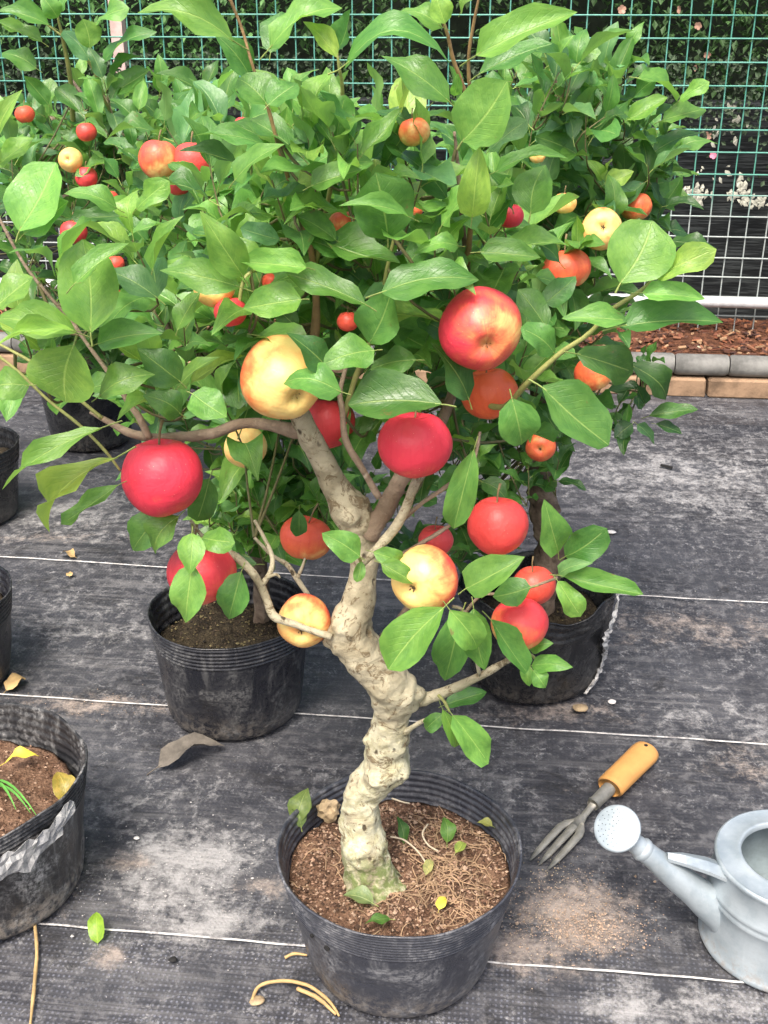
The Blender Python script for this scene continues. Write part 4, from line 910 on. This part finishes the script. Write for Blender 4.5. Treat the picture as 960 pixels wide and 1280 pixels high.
apple(382, 672, 33, 1.50, (-.2, .9), .62, .75, .3, 'orange red apple over the dark soil of the ribbed pot', k=1)
apple(307, 558, 27, 1.5, (.15, .35), .22, .6, .7, 'small yellow apple with its dark calyx showing, below the horizontal branch', k=0)
apple(708, 336, 30, 1.55, (.15, .80), .62, .85, .4, 'orange red apple with a leaf over its top on the right hand tree', k=1)
apple(752, 286, 26, 1.58, (-.1, .15), .40, 1.0, .5, 'yellow orange apple showing its dark calyx on the right hand tree', k=0)
apple(742, 467, 24, 1.55, (.2, .9), .55, .95, .3, 'orange apple beside the big drooping leaf of the right shoot', k=0)
apple(676, 558, 19, 1.60, (-.2, .3), .70, .9, .5, 'small red orange apple against the dark knobbly trunk', k=0)
apple(612, 492, 36, 1.17, (.2, .9), .72, .95, .5, 'orange apple mostly hidden by leaves below the large crimson apple', k=0)
apple(198, 199, 25, 1.60, (.0, .85), .50, .55, .3, 'peach and red apple in a pair beneath a long narrow leaf', k=2)
apple(241, 203, 26, 1.60, (.1, .90), .82, .45, .5, 'red apple in a pair, crossed by a slim dark leaf', k=2)
apple(223, 231, 15, 1.66, (.1, .90), .82, .3, .5, 'small red apple peeping out under the pair of apples', k=0)
apple(795, 258, 20, 1.74, (.0, .9), .55, 1.0, .5, 'dull orange apple in shade behind the yellow orange apple', k=0)
apple(638, 270, 17, 1.18, (.1, .9), .95, .1, .5, 'bright red apple glimpsed among leaves left of the lobed leaf', k=0)
apple(288, 390, 21, 1.10, (.1, .9), .92, .2, .5, 'deep red apple below the orange yellow one on the left of the crown', k=0)
apple(268, 358, 26, 1.11, (.2, .5), .30, .9, .5, 'orange yellow apple half covered by a bright leaf on the left of the crown', k=0)
apple(435, 402, 14, 1.13, (.1, .9), .85, .6, .5, 'small orange red apple in the dark centre of the crown', k=0)
apple(428, 280, 18, 1.15, (.1, .9), .50, .9, .5, 'orange apple beside the large pale leaf at the centre of the crown', k=0)
apple(518, 165, 20, 1.14, (.2, .8), .42, .8, .5, 'peach coloured apple high in the crown below the arching leaves', k=0)
apple(340, 352, 13, 1.12, (.1, .9), .75, .7, .5, 'small orange red apple under a pale leaf in the crown', k=0)
apple(545, 676, 22, 1.28, (.1, .9), .90, .3, .5, 'red apple in shade behind the yellow cheeked apple', k=0)
gl = 'apples of the far left tree'
for (x_, y_, r, cal, bl, og, lb) in ((108, 165, 13, (.1, .8), .80, .5, 'small red apple just above the yellow apple of the far left tree'), (108, 222, 14, (.1, .9), .82, .3, 'small red apple just below the yellow apple of the far left tree'), (92, 290, 17, (.1, .9), .88, .3, 'round deep red apple low on the far left tree above the big upright leaf'), (136, 250, 13, (.1, .9), .80, .6, 'orange red apple peeping from under a leaf tip of the far left tree'), (31, 143, 12, (.1, .9), .72, .8, 'orange red apple at the outer top of the far left tree'), (88, 200, 15, (.0, .2), .10, .7, 'small yellow apple showing its calyx on the far left tree'), (145, 330, 11, (.1, .9), .80, .6, 'tiny red apple right beside the big upright leaf of the left shoot'), (143, 370, 10, (.1, .9), .80, .6, 'tiny red apple right beside the big upright leaf of the left shoot'), (356, 170, 11, (.1, .9), .75, .8, None), (304, 158, 12, (.1, .9), .8, .4, None), (672, 195, 10, (.1, .9), .2, .8, None), (706, 254, 15, (.1, .9), .25, .8, None), (518, 262, 11, (.1, .9), .6, .9, None)):
    far = lb is not None
    apple(x_, y_, r, 2.32 if far else 1.6, cal, bl, og, .5, lb or {356: 'tiny orange apple beside the leaning brown shoot', 304: 'dark red apple half hidden under the leaf high on the left shoot', 672: 'tiny yellow apple beside a long pale leaf on the right hand tree', 706: 'yellow apple behind the lobed leaf of the right hand tree', 518: 'tiny orange apple right of the large pale leaf'}[x_], gl if lb and 'tiny red' in lb else None)

# ------------------------------------------------------------------ watering can
WC = Vector((.554, 1.193, 0)); CR = .104; CHT = .146
can = empty('watering_can', WC); tag(can, 'pale galvanised metal watering can with a round sprinkler rose', 'watering can')
v, f = lathe([(.001, .004), (.098, .004), (.106, .002), (.108, .006), (.106, .011), (.103, .016), (.1035, .070), (.1035, .083), (.1055, .086), (.1035, .089), (.1035, .094), (.1055, .097), (.1035, .100), (.0985, CHT-.010), (.1005, CHT-.007), (.1018, CHT-.003), (.1008, CHT), (.0985, CHT+.001)], 72)
obj('body', mesh('body', v, f, M['galv']), can)
v, f = lathe([(.0985, CHT+.001), (.094, CHT-.0005), (.072, CHT+.003), (.0685, CHT+.0045), (.0665, CHT+.003), (.066, CHT-.004)], 64)
ccap = obj('top_collar', mesh('top_collar', v, f, M['galv']), can)
v, f = lathe([(.0662, CHT-.003), (.090, CHT-.012), (.096, CHT-.05), (.100, .012), (.002, .010)], 48); obj('inner_wall', mesh('inner_wall', v, f, M['galvd']), can)
Cw = lambda p: p - WC
s0 = WC + Vector((-.080, -.01, .052)); s1 = P(787, 1049, 1.195); s2 = P(772, 1036, 1.195)
dsp = (s1-s0)
a, b = spline([s0, s0+dsp*.12, s0+dsp*.45, s0+dsp*.8, s1], [.030, .0265, .0205, .0150, .0125], 6); vv, ff = tube(a, b, 24, cap=False)
spo = obj('spout', mesh('spout', [Cw(q) for q in vv], ff, M['galv']), can)
a = s0+dsp*.84; b = s0+dsp*.90; vv, ff = tube([a, a.lerp(b, .3), a.lerp(b, .7), b], [.0148, .0165, .0165, .0140], 24, cap=False); obj('spout_ring', mesh('spout_ring', [Cw(q) for q in vv], ff, M['galv']), spo)
# rose
ax = (dsp.normalized()*.55 + TOCAM*.72 + Vector((0, 0, .15))).normalized(); x_ = ax.orthogonal().normalized(); y_ = ax.cross(x_); rc = s2
Mr = Matrix((x_, y_, ax)).transposed()
v, f = lathe([(.0115, -.026), (.013, -.022), (.024, -.008), (.0300, -.001), (.0318, .0015), (.0312, .004), (.0290, .0045)], 40)
rose = obj('rose', mesh('rose', [Cw(rc + Mr @ q) for q in v], f, M['galv']), can)
v, f = lathe([(.0290, .0042), (.020, .0062), (.010, .0074), (.0005, .0078)], 40)
rf = obj('rose_face', mesh('rose_face', [Cw(rc + Mr @ q) for q in v], f, M['galv']), rose)
mb = MB()
for rr, k_ in ((.005, 5), (.010, 9), (.015, 13), (.020, 17), (.025, 21)):
    for k in range(k_):
        a = 2*math.pi*k/k_+rr*90; z = .0081-(.0036*(rr/.029)**2)
        c = Vector((rr*math.cos(a), rr*math.sin(a), z)); hv = [c+Vector((.00065*math.cos(t), .00065*math.sin(t), .0002)) for t in (0, 1.05, 2.1, 3.14, 4.2, 5.25)]
        mb.add([Cw(rc + Mr @ q) for q in hv], [(0, 1, 2, 3, 4, 5)])
q = obj('sprinkler_holes', mb.build('sprinkler_holes', M['hole'], False), rose); q['kind'] = 'stuff'
# brace: folded strip from spout to body
e0 = P(834, 1070, 1.188); e1 = WC + Vector((-.094, -.012, CHT-.012)); mb = MB()
pf = []
for (p, wd, dz) in ((e0, .005, 0), (e0.lerp(e1, .3), .010, .003), (e0.lerp(e1, .7), .014, .003), (e1, .016, 0)):
    p = p + Vector((0, 0, dz))
    for (dy, dz2) in ((-wd, -.004), (-wd, .0), (0, .0045), (wd, .0), (wd, -.004)): pf.append(Cw(p + Vector((0, dy, dz2))))
ffs = [(i*5+k, i*5+k+1, (i+1)*5+k+1, (i+1)*5+k) for i in range(3) for k in range(4)]
q = obj('brace', mesh('brace', pf, ffs, M['galv'], False), can); sm = q.modifiers.new('thick', 'SOLIDIFY'); sm.thickness = .0016
# back handle
hp = [Vector((.098, 0, CHT-.02)), Vector((.15, 0, CHT+.01)), Vector((.178, 0, CHT-.03)), Vector((.165, 0, .07)), Vector((.102, 0, .045))]
a, b = spline(hp, [.007]*5, 8); vv, ff = tube(a, b, 10); obj('handle', mesh('handle', vv, ff, M['galv']), can)

# ------------------------------------------------------------------ hand fork
fk0 = G(806, 945, .012); fk1 = G(674, 1080, .004); fork = empty('hand_fork', (fk0.x, fk0.y, 0))
tag(fork, 'small three tined garden fork with an orange wooden handle lying on the cloth', 'garden fork')
dF = Vector((fk1.x-fk0.x, fk1.y-fk0.y, 0)); LF = dF.length; dF.normalize(); sF = Vector((-dF.y, dF.x, 0)); zU = Vector((0, 0, 1))
def FP(t, s_=0, z=0): return dF*(t*LF) + sF*s_ + zU*z
def ftube(pts, rads, seg=16, flat=1.0):
    v = []; f = []
    for p, r in zip(pts, rads):
        for k in range(seg):
            a = 2*math.pi*k/seg; v.append(p + sF*r*math.cos(a) + zU*r*flat*math.sin(a))
    for i in range(len(pts)-1):
        for k in range(seg): f.append((i*seg+k, i*seg+(k+1) % seg, (i+1)*seg+(k+1) % seg, (i+1)*seg+k))
    f.append(tuple(range(seg))); f.append(tuple((len(pts)-1)*seg+k for k in range(seg-1, -1, -1))); return v, f
hs = [(-.035, .010), (-.028, .0185), (-.012, .0238), (.02, .0250), (.10, .0246), (.20, .0242), (.29, .0242), (.345, .0240), (.363, .0230), (.372, .0200)]
v, f = ftube([FP(t, 0, .0195) for t, r in hs], [r for t, r in hs], 24, .76); hd = obj('handle', mesh('handle', v, f, M['wood']), fork)
v, f = tube([FP(.015, .002, .0382), FP(.015, .002, .0386)], [.0035, .0035], 12); obj('hanging_hole', mesh('hanging_hole', v, f, M['hole'], False), hd)
v, f = ftube([FP(t, 0, .0175) for t in (.355, .37, .44, .50, .515, .53)], [.0125, .0120, .0112, .0105, .0118, .0100], 18); obj('ferrule', mesh('ferrule', v, f, M['steel']), fork)
v, f = ftube([FP(t, 0, z) for t, z in ((.52, .0175), (.56, .016), (.61, .013), (.665, .010), (.70, .009))], [.0072, .0060, .0058, .0105, .0100], 14, .62); obj('neck', mesh('neck', v, f, M['steel']), fork)
for s_ in (-1, 0, 1):
    pl = [FP(.66, s_*.004, .011), FP(.70, s_*.012, .011), FP(.74, s_*.0165, .0105), FP(.84, s_*.0170, .008), FP(.93, s_*.0165, .005), FP(1.0, s_*.016, .003)]
    v, f = ftube(pl, [.0070, .0078, .0072, .0064, .0052, .0014], 10, .55); obj('tine', mesh('tine', v, f, M['steel']), fork)

# ------------------------------------------------------------------ litter
def small_leaf(px, py, h, L, rz, mat_or_col, label, curl=.1, var=None, wr=.5, tilt=0, name='fallen_leaf', group=None):
    c = G(px, py, h); g = LEAFV[random.randrange(14) if var is None else var]
    mats = [M['leaf'], M['petiole']] if isinstance(mat_or_col, tuple) else [mat_or_col, mat_or_col]
    v, f, uv, mi = g; me = mesh(name, [(x*wr*L, (y-.5)*L, z*L+.002) for x, y, z in v], f, mats, True, mi); ul = me.uv_layers.new(name='UVMap')
    for l in me.loops: ul.data[l.index].uv = uv[l.vertex_index]
    o = obj(name, me, None, c + Vector((0, 0, .003))); o.rotation_euler = (tilt, random.uniform(-.12, .12), rz)
    if isinstance(mat_or_col, tuple): o.color = (*mat_or_col, 1)
    tag(o, label, 'leaf', group); return o
small_leaf(240, 949, 0, .125, -1.05, M['dryleaf'], 'long grey dry leaf lying at the foot of the ribbed pot', var=8, wr=.42)
small_leaf(20, 858, 0, .050, -.5, M['straw'], 'crisp tan leaf on the cloth behind the dusty grow bag', var=3, wr=.7)
small_leaf(84, 697, 0, .040, 1.3, M['straw'], 'small curled brown leaf lying across the farthest white thread', var=5, wr=.7)
small_leaf(87, 720, 0, .022, .3, M['straw'], 'tiny brown leaf scrap just in front of the farthest white thread', var=9, wr=.7)
small_leaf(122, 1162, .004, .045, .15, (.30, .50, .06), 'small bright green leaf on the nearest white thread', var=3, wr=.55, tilt=.5)
small_leaf(448, 1128, .158, .042, 1.2, (.22, .30, .12), 'pale green leaf lying on the red soil before the trunk', var=4, wr=.62)
small_leaf(472, 1156, .160, .034, 1.8, (.09, .20, .04), 'green leaf at the front rim of the red soil', var=1, wr=.5)
small_leaf(556, 1040, .160, .036, .2, (.12, .26, .05), 'upright green leaf on the red soil right of the trunk', var=3, wr=.6, tilt=.6)
small_leaf(574, 1063, .160, .024, -.5, (.34, .44, .10), 'little yellow green leaf below the upright green leaf', var=2, wr=.6)
small_leaf(606, 1034, .160, .022, 1.2, (.40, .42, .12), 'little yellowish leaf by the right inside wall of the front pot', var=4, wr=.7)
small_leaf(535, 1088, .158, .030, 2.9, (.48, .48, .20), 'pale yellow pointed leaf on a white rootlet in the red soil', var=0, wr=.45)
small_leaf(553, 1133, .158, .024, -.4, M['yleaf'], 'bright yellow petal like leaf near the front of the red soil', var=1, wr=.6)
small_leaf(500, 1040, .162, .038, .35, (.07, .18, .04), 'dark green leaf sprouting beside the trunk base', var=3, wr=.4, tilt=.7)
small_leaf(28, 953, .158, .050, -1.2, M['yleaf'], 'curled yellow leaf on the soil at the back of the dusty grow bag', var=10, wr=.4)
small_leaf(78, 988, .158, .055, .5, (.46, .36, .08), 'yellow brown leaf standing against the wall of the dusty grow bag', var=3, wr=.6, tilt=.5)
# green leaf hooked over the rim of the front pot
o = small_leaf(378, 1010, .178, .052, -.35, (.17, .24, .07), 'crumpled olive leaf stuck on the left rim of the front pot', var=5, wr=.62, tilt=.7)
o = small_leaf(372, 1022, .172, .036, .35, (.13, .20, .06), 'smaller olive leaf below the crumpled leaf on the pot rim', var=10, wr=.6, tilt=.5)
# grass blades in the left pot
mb = MB()
def blade(mb, p0, p1, wd, lift):
    sd_ = (p1-p0).cross(Vector((0, 0, 1))).normalized(); pv = []
    for i in range(7):
        t = i/6; p = p0.lerp(p1, t) + Vector((0, 0, lift*4*t*(1-t))); w_ = wd*(1-t**2)+.0004; pv += [p - sd_*w_, p + Vector((0, 0, -w_*.3)), p + sd_*w_]
    mb.add(pv, [(i*3+k, i*3+k+1, (i+1)*3+k+1, (i+1)*3+k) for i in range(6) for k in range(2)])
gt = empty('grass_tuft', G(2, 985, .15)); tag(gt, 'few green grass blades growing in the dusty grow bag', 'grass')
for (x0, y0, x1, y1) in ((-6, 975, 46, 1020), (-6, 984, 38, 1016), (-6, 980, 20, 1012)):
    mb = MB(); blade(mb, G(x0, y0, .156), G(x1, y1, .165), .0022, .018); q = child('blade', mb.build('blade', M['shoot']), gt)
    q.data.materials.clear(); q.data.materials.append(M.setdefault('grass', mat_plain('grass_green', (.10, .30, .05), .5)))
# stems and straws on the ground
def straw(pl, r, label, name='dry_stem', mat='straw'):
    pts = [G(x_, y_, h) for x_, y_, h in pl]; a, b = spline(pts, [r]*(len(pts)-1)+[r*.6], 6); vv, ff = tube(a, b, 7, lambda q, rr: rr*.3*noise.noise(q*120)); o = obj(name, mesh(name, vv, ff, M[mat])); tag(o, label, 'dry stem'); return o
straw([(43, 1150, .006), (46, 1190, .004), (42, 1240, .004), (36, 1300, .004)], .0025, 'straight dry stem lying in front of the dusty grow bag')
straw([(315, 1250, .003), (325, 1232, .006), (355, 1226, .012), (385, 1232, .008), (410, 1250, .004), (424, 1270, .003)], .0025, 'curved yellow straw beside the front pot')
straw([(372, 1236, .003), (398, 1248, .009), (420, 1268, .004)], .0030, 'short thick straw lying over the curved straw')
straw([(356, 1197, .003), (368, 1192, .005), (384, 1194, .004)], .0022, 'short broken straw touching the left side of the front pot')
# rootlets on the front soil
mb = MB()
for i in range(260):
    a = random.uniform(-1.3, 1.3) if i < 170 else random.uniform(-3.1, 3.1); q = random.uniform(.03, .145); x0 = PC.x+.01+q*math.cos(a); y0 = PC.y+q*math.sin(a)*.9; d = random.uniform(0, 6.3); L = random.uniform(.015, .05); pts = []
    for k in range(5):
        t = k/4; xx = x0+math.cos(d)*L*t; yy = y0+math.sin(d)*L*t; d += random.uniform(-.5, .5)
        if (xx-PC.x)**2+(yy-PC.y)**2 > .149**2: break
        pts.append(Vector((xx, yy, fz(xx, yy)+.0012+.004*math.sin(t*3.1)*random.random())))
    if len(pts) > 2:
        vv, ff = tube(pts, [random.uniform(.0005, .0011)]*len(pts), 5); mb.add(vv, ff)
o = obj('rootlets', mb.build('rootlets', M['root'])); tag(o, 'tangle of thin brown rootlets on the red soil', 'rootlets', kind='stuff')
mb = MB()
for pl in (((488, 1046), (505, 1050), (522, 1064), (532, 1078)), ((535, 1030), (528, 1042), (535, 1056), (548, 1064)), ((490, 998), (505, 1003), (512, 1004))):
    pts = [G(x_, y_, .164) for x_, y_ in pl]; a, b = spline(pts, [.0013]*len(pts), 5); vv, ff = tube(a, b, 6); mb.add(vv, ff)
o = obj('pale_roots', mb.build('pale_roots', M.setdefault('proot', mat_plain('pale_root', (.50, .42, .30), .8)))); tag(o, 'few whitish roots lying right of the trunk on the soil', 'roots', kind='stuff')
# chunk of bark on the soil
bm = bmesh.new(); bmesh.ops.create_icosphere(bm, subdivisions=3, radius=1)
for vv in bm.verts: vv.co = Vector((vv.co.x*.016, vv.co.y*.010, vv.co.z*.017))*(1+.5*noise.noise(vv.co*1.7)+.3*noise.noise(vv.co*4))
me = bpy.data.meshes.new('bark_chunk'); bm.to_mesh(me); bm.free(); me.materials.append(M['wood2']); o = obj('bark_chunk', me, None, G(412, 1012, .165)); tag(o, 'rough tan bark chunk leaning at the left of the trunk base', 'bark')
# sand and grit spilled on the cloth
mb = MB(); cols = []
for (px, py, sx, sy, n_, cc) in ((715, 1140, .050, .040, 1300, (.36, .27, .20)), (740, 1165, .04, .02, 900, (.38, .28, .21)), (660, 1165, .04, .03, 260, (.42, .34, .26)), (240, 1100, .10, .07, 500, (.38, .37, .36)), (100, 885, .10, .03, 120, (.34, .25, .18)), (700, 1090, .03, .02, 80, (.40, .33, .22)), (845, 690, .25, .12, 90, (.40, .39, .37)), (300, 1000, .5, .4, 420, (.20, .19, .18))):
    c0 = G(px, py)
    for i in range(n_):
        x = random.gauss(c0.x, sx); y = random.gauss(c0.y, sy); s_ = random.uniform(.0004, .0013)*(2.2 if random.random() < .05 else 1)
        if (x-PC.x)**2+(y-PC.y)**2 < .15**2: continue
        pile = max(0, noise.noise(Vector((x*40, y*40, 2))))*.006*(1 if n_ > 300 else 0)
        z = .0005+s_*.3+pile*random.random(); rr = [random.uniform(.6, 1.4)*s_ for _ in range(5)]
        mb.add([(x-rr[0], y, z), (x+rr[1], y, z), (x, y-rr[2], z), (x, y+rr[3], z), (x, y, z+rr[4])], [(0, 2, 4), (2, 1, 4), (1, 3, 4), (3, 0, 4)]); k = random.uniform(.55, 1.35); cols += [tuple(t*k for t in cc)]*4
me = mb.build('spilled_grit', M['crumb'], False); attr_mesh(me, cols); o = obj('spilled_grit', me); tag(o, 'pale sandy grit spilled over the black ground cloth', 'grit', kind='stuff')
def pebble(px, py, r, label, mat='pale', sq=.6):
    bm = bmesh.new(); bmesh.ops.create_icosphere(bm, subdivisions=2, radius=r)
    for vv in bm.verts: vv.co = Vector((vv.co.x*1.25, vv.co.y, vv.co.z*sq))*(1+.35*noise.noise(vv.co/r*.9+Vector((px, py, 0))))
    for f_ in bm.faces: f_.smooth = True
    me = bpy.data.meshes.new('pebble'); bm.to_mesh(me); bm.free(); me.materials.append(M[mat]); c = G(px, py); o = obj('pebble', me, None, (c.x, c.y, r*sq*.8)); tag(o, label, 'pebble'); return o
pebble(765, 879, .0065, 'white pebble right of the crumpled grow bag'); pebble(638, 877, .006, 'dark shiny pebble at the left foot of the crumpled grow bag', 'hole', .9)
pebble(764, 666, .010, 'pale stone scrap on the cloth behind the crumpled grow bag', sq=.3); pebble(725, 888, .012, 'brown clod at the foot of the crumpled grow bag', 'wood2', .5)
pebble(171, 1048, .004, 'white speck of stone right of the dusty grow bag', sq=.4); pebble(216, 1201, .005, 'dark clod in front of the nearest white thread', 'hole', .6)
pebble(322, 1252, .008, 'tan clod at the end of the curved straw', 'wood2', .3)
c = G(833, 585); mb = MB(); mb.box((c.x, c.y, .005), (.035, .007, .006), -.6); o = obj('twig_scrap', mb.build('twig_scrap', M['hole'], False)); tag(o, 'short black twig scrap on the grey cloth below the kerb', 'twig')
# torn pale edge of the crumpled grow bag, and the folded lip of the dusty one
def ribbon(name, c, pl, wd, mat, parent, vertical):
    """a torn flap lying on the outside of a pot wall; pl: (angle deg, radius, height)"""
    pts = [Vector((a_, r_, z_)) for a_, r_, z_ in pl]; sp2, _ = spline(pts, [wd]*len(pts), 8); v = []; f = []; q5 = (-1, -.6, -.2, .2, .6, 1)
    for i, p in enumerate(sp2):
        a_ = R(p.x); rad_ = Vector((math.cos(a_), math.sin(a_), 0)); tan_ = Vector((-rad_.y, rad_.x, 0)); s_ = Vector((0, 0, 1)) if vertical else tan_
        e = math.sin(math.pi*min(1, max(0, i/(len(sp2)-1))))**.4
        for q in q5:
            k = wd*(.5+.9*abs(noise.noise(Vector((i*.23, q*.8, p.z*20)))))*(.25+.75*e)
            v.append(Vector((c.x, c.y, 0)) + rad_*(p.y+.004+.002*(1-q*q)*e+.007*noise.noise(Vector((i*.8, q*2.5, 4)))) + Vector((0, 0, p.z)) + s_*k*q)
    n5 = len(q5)
    for i in range(len(sp2)-1):
        for q in range(n5-1): f.append((i*n5+q, (i+1)*n5+q, (i+1)*n5+q+1, i*n5+q+1))
    o = child(name, mesh(name, v, f, mat, False), parent); m_ = o.modifiers.new('thick', 'SOLIDIFY'); m_.thickness = .0008; o['label'] = 'torn pale folded plastic edge'; return o
pots = {tuple(round(t, 3) for t in o.location[:2]): o for o in COL.objects if o.name.startswith('plant_pot')}
pc = pots[(round(CC.x, 3), round(CC.y, 3))]; pl_ = pots[(round(LC.x, 3), round(LC.y, 3))]
ribbon('torn_edge', CC, [(-10, .148, .190), (-26, .146, .160), (-34, .142, .125), (-26, .137, .085), (-30, .131, .045), (-44, .123, .010)], .020, M['lip'], pc, False)
ribbon('folded_lip', LC, [(-125, .171, .140), (-95, .171, .148), (-75, .171, .146), (-55, .171, .152), (-35, .171, .160), (-14, .170, .176)], .030, M['lip'], pl_, True)  # whitish sheen on the bag wall, shaped and coloured as a pale flap
